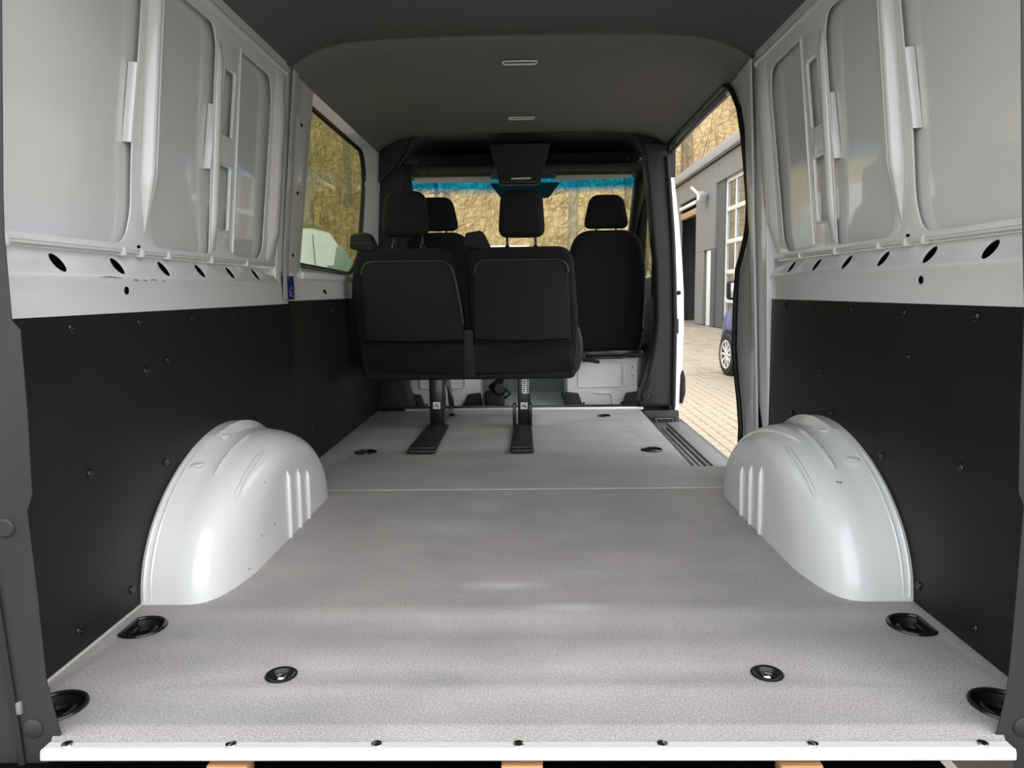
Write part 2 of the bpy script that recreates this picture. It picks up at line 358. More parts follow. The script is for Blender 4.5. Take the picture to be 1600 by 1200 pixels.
for (ya, yb_, z) in ((1.475, 1.555, .7165), (1.60, 1.625, .712), (1.645, 1.66, .7115), (1.675, 1.705, .7135), (1.73, 1.742, .712)):
    tube('scratch', [(-.8362, ya, z), (-.8362, (ya + yb_) / 2, z + .0012), (-.8362, yb_, z - .001)], [.0004, .0009, .0004], M['void'], WL, 5)
for (y, z) in ((1.722, 1.19), (1.724, 1.175), (1.726, 1.155), (1.728, 1.10)):
    box('chip', (-(xl(z) - .001), y + .02, z), (.002, .004, .008), M['void'], WL, 0)

# left wall ahead: window surround, sill
def win_pts():
    return roundpoly([(2.870, .792), (3.76, .775), (3.97, .86), (4.035, 1.28), (3.95, 1.408), (2.945, 1.412)], [.03, .03, .08, .12, .08, .03])
fnL = onwall(-1)
ap = roundpoly([(2.865, .762), (3.85, .748), (4.08, .79), (4.21, 1.31), (4.15, 1.452), (2.99, 1.462)], [.03, .03, .06, .14, .07, .03])
plate('window_surround', [(2.56, .640), (4.40, .640), (4.40, 1.56), (2.64, 1.56)], [ap], .006, .0025, onwall(-1, -.006), M['paint'], WL)
# reveal between surround and glass
win = win_pts(); n_ = len(win)
rows = [[(-(xl(z) + .006), y, z) for y, z in ap], [(-(xl(z) + .035), y, z) for y, z in win]]
rows = [rw + rw[:1] for rw in rows]
loft('window_reveal', rows, M['paint'], WL)
box('sill_ledge', (-.858, 3.45, .748), (.03, 1.15, .03), M['paint'], WL, .008)
loft('pillar_step', [[(-(xl(z) - .010), 2.60 + (z - .64) * .1, z), (-(xl(z) - .012), 2.66 + (z - .64) * .1, z), (-(xl(z) + .004), 2.69 + (z - .64) * .1, z), (-(xl(z) + .004), 2.80 + (z - .64) * .1, z)] for z in (.66, .8, 1.0, 1.2, 1.35, 1.458)], M['paint'], WL)
for (y, z) in ((2.76, .82), (2.80, 1.05), (2.83, 1.30), (3.18, .69), (3.20, .682)):
    lathe('screw_hole', [(0, .001), (.006, .001), (.006, -.004)], M['void'], WL, 10, axis_x(-1, (-(xl(z) - .001), y, z)))
G = tag(empty('window_1'), 'green tinted side window in the left wall of the van', 'window', kind='structure')
plate('glass_pane', win, [], .004, 0, onwall(-1, -.035), M['glass_side'], G)
tube('rubber_seal', [(-(xl(z) + .030), y, z) for y, z in win], .011, M['rubber'], G, 8, True)
tube('inner_seal_lip', [(-(xl(z) + .022), y + (3.5 - y) * .0 , z) for y, z in win], .006, M['chrome'], G, 6, True)
# lower skin forward, left
bm = bmesh.new(); rbox(bm, (-.878, 3.65, .15), (.01, 1.55, 1.05)); from_bm('lower_skin', bm, M['paint_skin'], WL)

# right wall ahead: C pillar with sliding door seal
edge = [(2.88, -.35), (2.88, -.1), (2.872, .06), (2.868, .139), (2.90, .235), (2.953, .346), (2.985, .44), (2.987, .55), (2.98, .66), (2.965, .753), (2.90, .812), (2.845, .869), (2.812, .913), (2.793, .981), (2.797, 1.05), (2.806, 1.143), (2.822, 1.237), (2.855, 1.336), (2.934, 1.42), (2.99, 1.452), (3.04, 1.468)]
plate('door_pillar', [(2.52, -.35)] + edge + [(3.1, 1.56), (2.55, 1.56)], [], .030, .006, onwall(1, -.008), M['paint'], WR)
for wd, off in ((.17, -.0095), (.085, -.0125)):
    plate('pillar_step', [(2.60, -.02), (2.59 + wd, -.02), (2.60 + wd, .5), (2.61 + wd, .85), (2.575 + wd, 1.0), (2.60 + wd, 1.25), (2.66 + wd, 1.45), (2.66, 1.455)], [], .003, .001, onwall(1, -off - .0), M['paint'], WR)
for (y, z) in ((2.79, 1.33), (2.765, .98), (2.82, .04)):
    lathe('bolt_hole', [(0, .002), (.0065, .002), (.0065, -.004)], M['void'], WR, 10, axis_x(1, (xl(z) - .007, y, z)))
def roofline(y): return 1.505 - .02 * max(0, (y - 3.6))
top_edge = [(3.04, 1.468), (3.10, 1.471), (3.2, 1.469)] + [(y, 1.463) for y in (3.5, 3.8, 4.05)] + [(4.16, 1.455), (4.21, 1.43), (4.225, 1.38)]
front_edge = [(4.22, 1.2), (4.20, .9), (4.20, .5), (4.20, .2), (4.20, -.1), (4.20, -.3)]
def xr(z): return xl(z) + .012 if z > .7 else .862
sealpath = [((xl(z) - .001) if y < 3.3 else xr(z) - .012, y, z) for y, z in edge + top_edge[1:] + front_edge]
D1 = tag(empty('door_1'), 'open side door aperture with black rubber seal on the right', 'door', kind='structure')
tube('door_seal', sealpath, .0105, M['rubber'], D1, 8)
tube('frame_rail', [(.838, y, z) for y, z in ((3.12, 1.455), (3.4, 1.458), (3.8, 1.455), (4.3, 1.44))], .010, M['sill_grey'], D1, 8)
box('roof_gutter', (.85, 3.7, 1.52), (.05, 1.5, .08), M['trim_black'], D1, .01)

# door step
ST = tag(empty('step_well'), 'dark grooved step well at the open right side door', 'step')
box('step_tread', (.765, 3.48, -.062), (.24, 1.36, .02), M['step_grey'], ST, .004)
for i, x in enumerate((.672, .697, .726, .752)):
    box('step_groove', (x, 3.33, -.049), (.012 if i % 2 else .005, 1.05, .006), M['trim_black'] if i % 2 else M['sill_grey'], ST, .001)
box('outer_sill', (.815, 3.40, -.052), (.085, 1.18, .02), M['sill_grey'], ST, .004)
box('step_riser', (.657, 3.48, -.03), (.012, 1.36, .05), M['trim_black'], ST, .002)

KB = tag(empty('kick_panel'), 'dark plastic kick panel at the foot of the right pillar', 'panel')
kick = lambda a, b, c: (a, 4.05 - c * 1.0 + .25 * (b - .0), b)
plate('panel', roundpoly([(.66, -.02), (.74, -.10), (.852, -.10), (.852, .01), (.66, .01)], .006), [], .03, .004, kick, M['trim'], KB)
plate('panel', roundpoly([(.70, -.083), (.835, -.083), (.835, -.018), (.68, -.018)], .004), [], .008, .003, lambda a, b, c: (a, 4.045 - c - .008, b), M['trim_black'], KB)
tube('raised_frame', [(x, 4.028, z) for x, z in roundpoly([(.735, -.068), (.815, -.068), (.815, -.030), (.72, -.030)], .004)], .002, M['sill_grey'], KB, 6, True)

# ------------------------------------------------------------------ wheel arches
def arch_prof(t, ar, af, b, c=2.02):
    cs = math.cos(t); return (c - (ar if cs > 0 else af) * cs, b * math.sin(t))
SEC = [(.846, .474, .470, .306), (.812, .474, .470, .307), (.796, .472, .468, .297), (.765, .474, .468, .295), (.735, .474, .462, .290), (.715, .468, .455, .284), (.697, .450, .445, .276), (.682, .418, .430, .266), (.670, .372, .412, .254), (.662, .325, .394, .243), (.657, .285, .378, .233)]
def top_z(x, y):
    for (a, b) in zip(SEC, SEC[1:]):
        if b[0] <= x <= a[0]:
            q = (a[0] - x) / (a[0] - b[0]); ar, af, bb = [a[i] + (b[i] - a[i]) * q for i in (1, 2, 3)]
            d = (2.02 - y) / (ar if y < 2.02 else af); return bb * math.sqrt(max(0, 1 - d * d))
    return 0
def wheel_arch(s):
    R = tag(empty('wheel_arch', (0, 0, 0)), 'white painted rounded wheel arch with pressed ribs beside the %s black lining' % SIDE[s], 'wheel arch')
    N = 56; rows = []
    for j, (x, ar, af, b) in enumerate(SEC):
        rw = []
        for i in range(N + 1):
            t = PI * i / N; y, z = arch_prof(t, ar, af, b)
            if j < 2: z += .014 * math.exp(-((t - 1.75) / .55) ** 2)
            rw.append((s * x, y, z - .004 if i in (0, N) else z))
        rows.append(rw)
    # inner face: shrink rings towards the middle of the base line
    last = SEC[-1]
    for k, dx in ((.8, .001), (.5, .0015), (.2, .002), (.001, .002)):
        rows.append([(s * (.657 - dx), 2.06 + (p[1] - 2.06) * k, p[2] * k) for p in rows[len(SEC) - 1]])
    loft('arch_shell', rows, M['scuffed'], R, sharp=50)
    for (y, zt) in ((1.995, .190), (2.085, .172), (2.172, .150)):
        tube('side_rib', [(s * .6555, y, -.004), (s * .6545, y, .03), (s * .6545, y + .002, zt * .5), (s * .6545, y + .004, zt - .02), (s * .658, y + .005, zt)], [.0065, .0075, .0075, .007, .003], M['paint'], R, 8)
    for (x, ya, yb) in ((.752, 1.75, 2.0), (.690, 1.70, 1.92)):
        ys = [ya + (yb - ya) * i / 9 for i in range(10)]
        tube('top_rib', [(s * x, y, top_z(x, y) + .001) for y in ys], [.002] + [.006] * 8 + [.002], M['paint'], R, 8)
    for y in (1.78, 1.95):
        bm = bmesh.new(); bmesh.ops.create_uvsphere(bm, u_segments=14, v_segments=8, radius=1)
        for v in bm.verts: v.co = Vector((s * .806 + v.co.x * .018, y + v.co.y * .022, top_z(.806, y) + v.co.z * .006 - .001))
        from_bm('pressed_boss', bm, M['paint'], R)
    # rear flange lines along the lining
    for off in (.0, .012):
        tube('flange_bead', [(s * (.838 - off * 1.2), *[q + (.002 if k else 0) for k, q in enumerate(arch_prof(t, .474 - off * .2, .47, .306))]) for t in [0.02 + i * .075 for i in range(20)]], .0035, M['paint'], R, 6)
    return R
wheel_arch(-1); wheel_arch(1)
plate('wheel_flange', [(2.47, .0), (2.60, .0), (2.585, .10), (2.54, .125)], [], .004, .001, lambda a, b, c: (-.838 - c, a, b), M['paint'], WL)

# ------------------------------------------------------------------ lining panels
def lining(name, s, y0, y1, z1, label, screws, x=.845):
    L = tag(empty(name, (0, 0, 0)), label, 'lining panel')
    plate('board', roundpoly([(y0, -.004), (y1, -.004), (y1, z1), (y0, z1)], .004), [], .004, .001, lambda a, b, c: (s * (x - c), a, b), M['lining'], L)
    me = None
    for (y, z) in screws:
        if me is None:
            bm = bmesh.new(); lathe_bm(bm, [(.0095, 0), (.0095, .002), (.007, .0045), (.003, .0045), (.002, .0025), (0, .0025)], 14)
            o = from_bm('screw', bm, M['gloss_black'], L); me = o.data
        else:
            o = bpy.data.objects.new('screw', me); COL.objects.link(o); o.parent = L
        o.matrix_local = axis_x(s, (s * x, y, z))
    return L
lining('lining_panel', -1, 1.06, 2.695, .643, 'long black lining board on the left wall behind the wheel arch',
       [(1.38, .62), (1.627, .62), (1.886, .62), (2.149, .62), (2.42, .62), (1.745, .525), (1.64, .51), (1.40, .334), (1.70, .287), (1.513, .049), (1.323, .047)])
lining('lining_panel', -1, 2.70, 4.30, .652, 'short black lining board under the left side window', [(2.9, .60), (3.3, .60), (3.7, .60), (2.9, .15), (3.4, .15)], .851)
lining('lining_panel', 1, 1.06, 2.715, .640, 'black lining board on the right wall behind the wheel arch',
       [(1.386, .62), (1.648, .62), (1.912, .62), (2.175, .616), (2.395, .62), (2.66, .615), (1.621, .524), (2.66, .432), (1.716, .283), (1.404, .33), (1.525, .044), (1.328, .042), (2.007, .337), (2.66, .23), (2.306, .287), (2.088, .442)])

# ------------------------------------------------------------------ floor
FL = tag(empty('floor'), 'grey textured van load floor in two boards', 'floor', kind='structure')
def dshape(cx, cy, rr, chord=None, n=28):
    pts = circle(cx, cy, rr, rr, n)
    if chord is None: return pts
    sg, lim = chord
    return [(max(p[0], lim) if sg < 0 else min(p[0], lim), p[1]) for p in pts]
TIE = [(-.785, 1.433, .046, (-1, -.812), 'black D-shaped tie-down cup behind the left wheel arch'),
       (.785, 1.430, .046, (1, .812), 'black D-shaped tie-down cup behind the right wheel arch'),
       (-.777, 1.140, .046, (-1, -.815), 'black tie-down cup half hidden by the left rear pillar'),
       (.779, 1.140, .046, (1, .815), 'black tie-down cup half hidden by the right rear pillar'),
       (-.680, 3.094, .044, None, 'black tie-down cup left of the slanted bench foot'),
       (.541, 3.093, .042, None, 'tie-down cup with grey ring beside the right side door step'),
       (.430, 3.96, .032, None, 'small dark tie-down cup at the front right of the load floor'),
       (-.41, 4.03, .030, None, 'small dark tie-down cup behind the left bench leg')]
CAPS = [(-.433, 1.242, 'round black floor socket with a steel bolt, left one'), (.433, 1.242, 'round black floor socket with a steel bolt, right one')]
arc = [(.846, 1.546), (.735, 1.547), (.705, 1.560), (.685, 1.588), (.672, 1.632), (.664, 1.685), (.659, 1.74), (.658, 2.385), (.664, 2.42), (.688, 2.480)]
rear = [(-x, y) for x, y in [(.722, 1.04), (.742, 1.083), (.846, 1.083)] + arc] + [(x, y) for x, y in (arc[::-1] + [(.846, 1.083), (.742, 1.083), (.722, 1.04)])]
front = [(-.866, 2.492), (.848, 2.492), (.848, 2.775), (.80, 2.79), (.645, 2.80), (.655, 4.19), (-.866, 4.19)]
def holes_in(y0, y1):
    h = [[(x * 1.0, y) for x, y in dshape(cx, cy, rr, ch)] for cx, cy, rr, ch, _ in TIE if y0 < cy < y1]
    return h + [circle(x, y, .0235, None, 24) for x, y, _ in CAPS if y0 < y < y1]
up = lambda a, b, c: (a, b, c)
plate('rear_board', rear, holes_in(1, 2.48), .012, .001, up, M['floor'], FL)
plate('front_board', front, holes_in(2.5, 4.2), .012, .001, up, M['floor'], FL)
box('seam_strip', (0, 2.486, -.003), (1.375, .010, .008), M['alu'], FL, .001)
box('edge_strip', (-.8435, 1.32, .001), (.005, .46, .006), M['alu'], FL, .001)
box('edge_strip', (-.861, 3.35, .001), (.006, 1.62, .005), M['worn_steel'], FL, .001)
box('underfloor', (-.095, 2.6, -.075), (1.47, 3.14, .06), M['void'], FL, 0)
for cx, cy, rr, ch, lab in TIE:
    T = tag(empty('tie_down_cup', (cx, cy, 0)), lab, 'tie-down', 'tie-down cups in the floor')
    P = [(x - cx, y - cy) for x, y in dshape(cx, cy, rr, ch)]
    tube('rim', [(x, y, .0015) for x, y in P], .0042, M['gloss_black'], T, 8, True)
    rows = [[(x * k, y * k, z) for x, y in P] + [(P[0][0] * k, P[0][1] * k, z)] for k, z in ((1.0, .001), (.93, -.006), (.86, -.020), (.55, -.024), (.02, -.024))]
    loft('bowl', rows, M['rubber'], T)
    q = rr * .60
    tube('lashing_ring', [(q * math.cos(a), q * math.sin(a) * 1.0, -.016 + .012 * (1 if ch is None else 1) * max(0, math.cos(a) * (1 if ch is None or ch[0] < 0 else -1))) for a in [2 * PI * i / 24 for i in range(24)]], rr * .085, M['worn_steel'] if 'grey ring' not in lab else M['pale_metal'], T, 8, True)
    sg = -1 if ch is None or ch[0] < 0 else 1
    box('hinge_bar', (sg * rr * .42, 0, -.012), (rr * .22, rr * 1.1, .012), M['gloss_black'], T, .003)
for x, y, lab in CAPS:
    T = tag(empty('floor_socket', (x, y, 0)), lab, 'floor socket', 'round floor sockets')
    lathe('collar', [(.0285, 0), (.0285, .002), (.026, .0035), (.021, .002), (.019, -.004), (.016, -.010), (0, -.010)], M['gloss_black'], T, 28)
    lathe('bolt_head', [(.0105, -.010), (.0105, -.003), (.008, .000), (0, .0015)], M['chrome'], T, 20)

# rear sill
SI = tag(empty('sill_strip', (0, 1.03, 0)), 'pale aluminium sill strip along the rear edge of the load floor', 'sill strip')
prof = [(.010, .0015), (.009, .0032), (-.005, .0032), (-.006, .0014), (-.008, .0014), (-.009, .0042), (-.012, .0034), (-.014, -.002), (-.0145, -.011), (-.010, -.015), (.010, -.015)]
loft('profile', [[(x, dy, dz) for dy, dz in prof] for x in (-.722, .722)], M['alu'], SI, True, True)
for x in (-.691, -.44, -.219, -.005, .21, .433, .683):
    lathe('screw', [(.0088, .003), (.0080, .0052), (.004, .0066), (0, .0068)], M['chrome'], SI, 14, Matrix.Translation((x, .003, 0)))
for k, (xx, lb) in enumerate(((-.443, 'left'), (.0, 'middle'), (.414, 'right'))):
    o = box('wood_block', (xx, 1.034, -.034), (.062, .03, .022), M['wood'], None, .002); tag(o, 'small orange wooden block under the rear sill, the %s one' % lb, 'block', 'wooden blocks under the sill')
BU = box('bumper_step', (0, .93, -.26), (1.75, .16, .27), M['sill_grey'], None, .02); tag(BU, 'grey rear bumper step below the sill strip', 'bumper')
SF = box('sill_strip', (-.005, 4.215, .001), (1.37, .024, .014), M['white_frame'], None, .002); tag(SF, 'thin silver edge strip across the front end of the load floor', 'sill strip')

# rear pillar trims
def rear_pillar(s, n):
    P = tag(empty('trim_%d' % n), 'dark grey plastic pillar trim at the %s edge of the rear opening' % SIDE[s], 'pillar trim', kind='structure')
    if s < 0: e = [(.695, 1.20), (.701, 1.084), (.725, .827), (.729, .769), (.730, .646), (.719, .632), (.720, .515), (.725, .385), (.735, .36), (.732, .229), (.731, .095), (.724, .048), (.716, .002), (.735, -.019), (.742, -.05)]
    else: e = [(.675, 1.20), (.680, 1.056), (.703, .761), (.714, .646), (.719, .50), (.725, .377), (.734, .358), (.732, .152), (.730, .081), (.725, .04), (.717, -.004), (.737, -.026), (.750, -.05)]
    out = e + [(.78, -.30), (1.02, -.30), (1.0, 1.0), (.94, 1.75), (.60, 1.75), (.66, 1.45)]
    plate('cover', [(s * x, z) for x, z in out], [], .03, .003, lambda a, b, c: (a + s * (-c) * .85, 1.06 - c, b), M['trim'], P)
    tube('crease', [(s * x, 1.058, z) for x, z in ((.815, .50), (.795, .235), (.783, .0), (.775, -.2))], .006, M['trim_black'], P, 6)
    for (x, z, rr) in ((.772, .335, .015), (.760, .013, .016)):
        lathe('cap', [(rr, 0), (rr, .002), (rr * .8, .0045), (0, .0045)], M['trim'], P, 20, Matrix.Translation((s * x, 1.060, z)) @ Matrix.Rotation(PI / 2, 4, 'X'))
    box('clip', (s * .777, 1.058, .048), (.008, .008, .020), M['sill_grey'], P, .002)
rear_pillar(-1, 1); rear_pillar(1, 2)

# ------------------------------------------------------------------ ceiling
CE = tag(empty('ceiling'), 'dark grey headlining across the van roof', 'ceiling', kind='structure')
CS = [(0, 1.559), (.25, 1.558), (.45, 1.555), (.60, 1.545), (.68, 1.530), (.73, 1.510), (.77, 1.489), (.807, 1.464)]
cs = [(-x, z) for x, z in CS[::-1]] + CS[1:]
def ceil_rows(ys, drop, cut=None): return [[(x, y, z - drop) for x, z in cs] for y in ys]
def ceil_piece(name, ya, yb, drop, m):
    ys = [ya + (yb - ya) * i / 10 for i in range(11)]
    rows = [[(x, ya, z - drop + .012) for x, z in cs], [(x, ya, z - drop + .004) for x, z in cs], [(x, ya + .004, z - drop) for x, z in cs]] + ceil_rows(ys[1:-1], drop) + [[(x, yb - .004, z - drop) for x, z in cs], [(x, yb, z - drop + .004) for x, z in cs], [(x, yb, z - drop + .012) for x, z in cs]]
    return loft(name, rows, m, CE, sharp=60)
ceil_piece('rear_lining', 1.10, 2.694, 0.0, M['headliner_rear'])
ceil_piece('middle_lining', 2.70, 4.26, 0.006, M['headliner'])
box('roof_skin', (0, 2.7, 1.64), (1.72, 3.3, .02), M['paint_skin'], CE, 0)
for s in (-1, 1):
    loft('roof_side', [[(s * .86, y, 1.63), (s * .875, y, 1.45)] for y in (1.05, 4.4)] if s < 0 else [[(s * .86, y, 1.63), (s * .845, y, 1.505)] for y in (1.05, 5.2)], M['paint_skin'], CE)
# hoop lip at the front end of the lining
hoop = [(-.70, 1.38), (-.66, 1.43), (-.635, 1.468), (-.615, 1.525), (-.575, 1.553), (-.48, 1.560), (0, 1.564), (.54, 1.546), (.60, 1.538), (.645, 1.512), (.668, 1.46), (.70, 1.42), (.73, 1.38)]
tube('front_lip', [(x, 4.262, z) for x, z in hoop], .010, M['trim'], CE, 8)
plate('front_bulkhead_edge', roundpoly([(-.86, 1.30), (-.86, 1.62), (.86, 1.62), (.86, 1.30), (.80, 1.30), (.70, 1.43), (.668, 1.47), (.64, 1.52), (.54, 1.548), (0, 1.566), (-.48, 1.562), (-.575, 1.555), (-.62, 1.52), (-.64, 1.468), (-.70, 1.40), (-.80, 1.30)], .004), [], .012, .002, lambda a, b, c: (a, 4.28 - c, b), M['trim_black'], CE)
for k, (y, hw, lb) in enumerate(((2.965, .066, 'rear'), (3.885, .066, 'front'))):
    zz = 1.552 - .0015
    T = tag(empty('ceiling_fitting', (0, y, zz)), 'pale rimmed oval recess in the middle of the ceiling lining, the %s one' % ('nearer' if k == 0 else 'farther'), 'ceiling fitting', 'oval recesses in the ceiling')
    P = roundpoly([(-hw, -.016), (hw, -.016), (hw, .016), (-hw, .016)], .0155, 8)
    plate('dark_inset', P, [], .002, 0, up, M['trim_black'], T)
    tube('rim', [(x, yy, -.003) for x, yy in P], .0042, M['pale_metal'], T, 8, True)
    tube('rim_lip', [(x, .015, -.006) for x in (-hw * .9, 0, hw * .9)], .004, M['pale_metal'], T, 8)

# ------------------------------------------------------------------ cab shell
CB = tag(empty('trim_3'), 'black cab roof lining and overhead shelf above the windscreen', 'trim', kind='structure')
box('cab_roof', (0, 4.72, 1.60), (1.62, .90, .02), M['trim_black'], CB, .004)
loft('header', [[(x, 5.12, 1.60), (x, 5.16, 1.44), (x, 5.10, 1.425), (x, 4.86, 1.455), (x, 4.82, 1.47), (x, 4.86, 1.48), (x, 5.08, 1.46)] for x in (-.80, .80)], M['rubber'], CB, False)
WS = tag(empty('window_2'), 'windscreen with a blue tinted sun band', 'window', kind='structure')
rows = []
for i in range(9):
    q = i / 8; z = 1.445 - q * (1.445 - .78); y = 5.12 + q * .85
    rows.append([(x, y - .10 * (x / .78) ** 2 * .8, z) for x in [-.80 + 1.6 * j / 10 for j in range(11)]])
loft('glass_pane', rows, M['glass_screen'], WS)
plate('camera_bracket', roundpoly([(-.225, 1.405), (.255, 1.405), (.18, 1.315), (-.15, 1.315)], .02), [], .02, .004, lambda a, b, c: (a, 5.14 - c - (b - 1.40) * 1.25, b), mat('smoked_plate', (.004, .075, .12), .3), WS)
for s in (-1, 1):
    tube('pillar_cover', [(s * .79, 5.0, 1.50), (s * .79, 5.15, 1.36), (s * .80, 5.45, 1.10), (s * .82, 5.85, .80)], .045, M['trim_black'], CB, 10)
    VI = tag(empty('sun_visor'), 'grey folded sun visor at the top %s of the windscreen' % SIDE[s], 'sun visor', 'sun visors')
    x0_, x1_ = (-.725, -.205) if s < 0 else (.215, .725)
    plate('flap', roundpoly([(x0_, 1.402), (x1_, 1.397), (x1_, 1.437), (x0_, 1.437)] if s < 0 else [(x0_, 1.397), (x1_, 1.412), (x1_, 1.455), (x0_, 1.437)], .012), [], .016, .005, lambda a, b, c: (a, 5.03 - c, b), M['visor'], VI)
    xa = x0_ if s < 0 else x1_; xb = x1_ if s < 0 else x0_
    tube('pivot_arm', [(xa, 5.0, 1.415), (xa + s * .01, 4.98, 1.46), (xa + s * .04, 4.95, 1.52)], .009, M['sill_grey'], VI, 8)
    tube('clip_arm', [(xb, 5.0, 1.415), (xb - s * .008, 4.98, 1.45)], .008, M['sill_grey'], VI, 8)
    o = tube('grab_handle', [(s * .67, 4.80, 1.50), (s * .655, 4.86, 1.47), (s * .64, 4.96, 1.44), (s * .66, 5.02, 1.45)], .012, M['piping'], None, 8)
    tag(o, 'dark grab handle under the cab roof, %s side' % SIDE[s], 'grab handle', 'cab grab handles')
OC = tag(empty('overhead_console'), 'dark overhead console with reading lamp between the sun visors', 'console')
plate('housing', roundpoly([(-.205, 1.575), (-.150, 1.345), (.112, 1.345), (.180, 1.575)], .015), [], .06, .008, lambda a, b, c: (a * .975, 4.68 + (1.575 - b) * .45 - c, b), M['trim'], OC)
plate('lamp_panel', roundpoly([(-.135, 1.350), (.100, 1.350), (.112, 1.395), (-.148, 1.395)], .015), [], .02, .005, lambda a, b, c: (a * .965, 4.775 - c, b), M['worn_steel'], OC)
plate('lamp_lens', roundpoly([(-.075, 1.372), (.055, 1.374), (.055, 1.386), (-.075, 1.384)], .005), [], .006, .002, lambda a, b, c: (a * .96, 4.765 - c, b), M['pale_metal'], OC)
# cab floor, tunnel, firewall, dash
CF = tag(empty('trim_4'), 'dark cab floor and dashboard ahead of the bench', 'trim', kind='structure')
box('cab_floor', (0, 5.1, -.075), (1.70, 1.75, .05), M['trim'], CF, 0)
loft('front_kerb', [[(x, 4.23, -.002), (x, 4.25, .012), (x, 4.29, .012), (x, 4.33, -.03)] for x in (-.72, .68)], M['trim'], CF)
box('floor_mat', (0.0, 4.85, -.042), (.50, 1.0, .02), M['mat_grey'], CF, .006)
plate('toe_board', roundpoly([(-.34, -.05), (.34, -.05), (.30, .34), (-.30, .34)], .02), [], .03, .006, lambda a, b, c: (a, 5.2 + b * .5 - c, b), M['mat_grey'], CF)
box('floor_bar', (.03, 4.42, -.020), (.46, .025, .02), M['trim_black'], CF, .004)
loft('dashboard', [[(x, 5.95, .82), (x, 5.6, .83), (x, 5.45, .78), (x, 5.40, .62), (x, 5.55, .30), (x, 5.6, -.05)] for x in (-.82, .82)], M['trim_black'], CF)
for s in (-1, 1):
    side = SIDE[s]
    D = tag(empty('door_%d' % (2 if s < 0 else 3)), 'front cab door with window on the %s' % side, 'door', kind='structure')
    o_ = roundpoly([(4.40, -.20), (5.75, -.20), (5.80, .75), (5.2, 1.50), (4.40, 1.56)], .04)
    wn = roundpoly([(4.55, .76), (5.62, .76), (5.12, 1.38), (4.55, 1.42)], .05)
    plate('door_panel', o_, [wn], .05, .012, lambda a, b, c: (s * (xl(b) + .0 - c), a, b), M['trim_black'], D)
    plate('glass_pane', wn, [], .004, 0, lambda a, b, c: (s * (xl(b) + .02 - c), a, b), M['glass_clear'], D)
    # outer white door skin bulging past the pillar
    bulge = [(-.35, .905), (-.2, .915), (.0, .933), (.2, .944), (.45, .949), (.65, .945), (.85, .932), (1.05, .912), (1.25, .888), (1.42, .862), (1.52, .835)]
    rows = []
    for z, x in bulge:
        lo = z < .78
        rows.append([(s * .862 if lo else s * (xl(z) + .018), 4.40, z), (s * (x - .012), 4.40, z), (s * x, 4.412, z), (s * x, 4.47 if not lo else 5.6, z), (s * (x - .02), 4.49 if not lo else 5.7, z)])
    loft('outer_skin', rows, M['van_white'], D, sharp=50)
    if s > 0:
        plate('side_moulding', roundpoly([(.928, .0), (.945, -.01), (.962, .06), (.960, .15), (.945, .20), (.930, .17)], .008), [], .25, .008, lambda a, b, c: (a, 4.40 - .006 - c, b), M['trim_black'], D)
        lathe('lock_pin', [(.012, 0), (.012, .012), (.009, .014), (0, .014)], M['rubber'], D, 14, Matrix.Translation((.912, 4.40, .655)) @ Matrix.Rotation(PI / 2, 4, 'X'))
        box('hinge_block', (.893, 4.385, .46), (.034, .03, .09), M['trim_black'], D, .006)
        box('hinge_block', (.868, 4.385, -.03), (.022, .03, .07), M['trim_black'], D, .008)
        box('upper_catch', (.838, 4.385, 1.29), (.014, .03, .05), M['sill_grey'], D, .006)

# B pillar covers with belts
def b_pillar(s):
    side = SIDE[s]; P = tag(empty('trim_%d' % (5 if s < 0 else 6)), 'black moulded door pillar cover on the %s of the cab' % side, 'pillar trim', kind='structure')
    if s < 0:
        out = roundpoly([(-.90, -.02), (-.66, -.02), (-.70, .12), (-.735, .30), (-.745, .7), (-.72, 1.1), (-.66, 1.40), (-.64, 1.48), (-.90, 1.52)], .03)
        plate('cover', out, [], .16, .02, lambda a, b, c: (a, 4.33 - c, b), M['trim_black'], P)
    else:
        out = roundpoly([(.655, .012), (.852, .012), (.856, .50), (.848, .75), (.835, 1.0), (.80, 1.40), (.79, 1.47), (.665, 1.48), (.695, 1.25), (.742, .80), (.752, .5), (.735, .34), (.70, .18), (.66, .06)], .02)
        plate('cover', out, [], .14, .015, lambda a, b, c: (a, 4.19 - c, b), M['trim'], P)
        tube('outer_edge', [(x - .004, 4.175, z) for x, z in ((.850, .012), (.853, .50), (.845, .75), (.832, 1.0), (.797, 1.40))], .012, M['trim_black'], P, 8)
        lathe('bolt_ring', [(.030, 0), (.030, .006), (.024, .008), (.020, .003), (.012, .003), (.010, .008), (0, .008)], M['trim'], P, 22, Matrix.Translation((.700, 4.172, .080)) @ Matrix.Rotation(PI / 2, 4, 'X'))
        plate('recess', roundpoly([(.672, .03), (.742, .03), (.742, .17), (.715, .17)], .01), [], .006, .002, lambda a, b, c: (a, 4.180 - c, b), M['trim_black'], P)
    return P
b_pillar(-1); b_pillar(1)
def belt(s, label, pts):
    B = tag(empty('seat_belt'), label, 'seat belt', 'cab seat belts')
    bm = bmesh.new(); w_ = .024; V = []
    for x, y, z in pts: V.append((bm.verts.new((x - w_, y, z)), bm.verts.new((x + w_, y - .012, z))))
    for a, b in zip(V, V[1:]): bm.faces.new((a[0], a[1], b[1], b[0]))
    bmesh.ops.solidify(bm, geom=bm.faces[:], thickness=.002)
    from_bm('strap', bm, M['piping'], B)
    x, y, z = pts[0]
    box('loop_guide', (x, y, z + .012), (.06, .02, .035), M['trim'], B, .008)
    return B
belt(-1, 'grey belt strap hanging on the left door pillar behind the driver', [(-.645, 4.30, 1.40), (-.655, 4.30, 1.30), (-.672, 4.30, 1.15), (-.69, 4.30, .9), (-.70, 4.30, .5)])
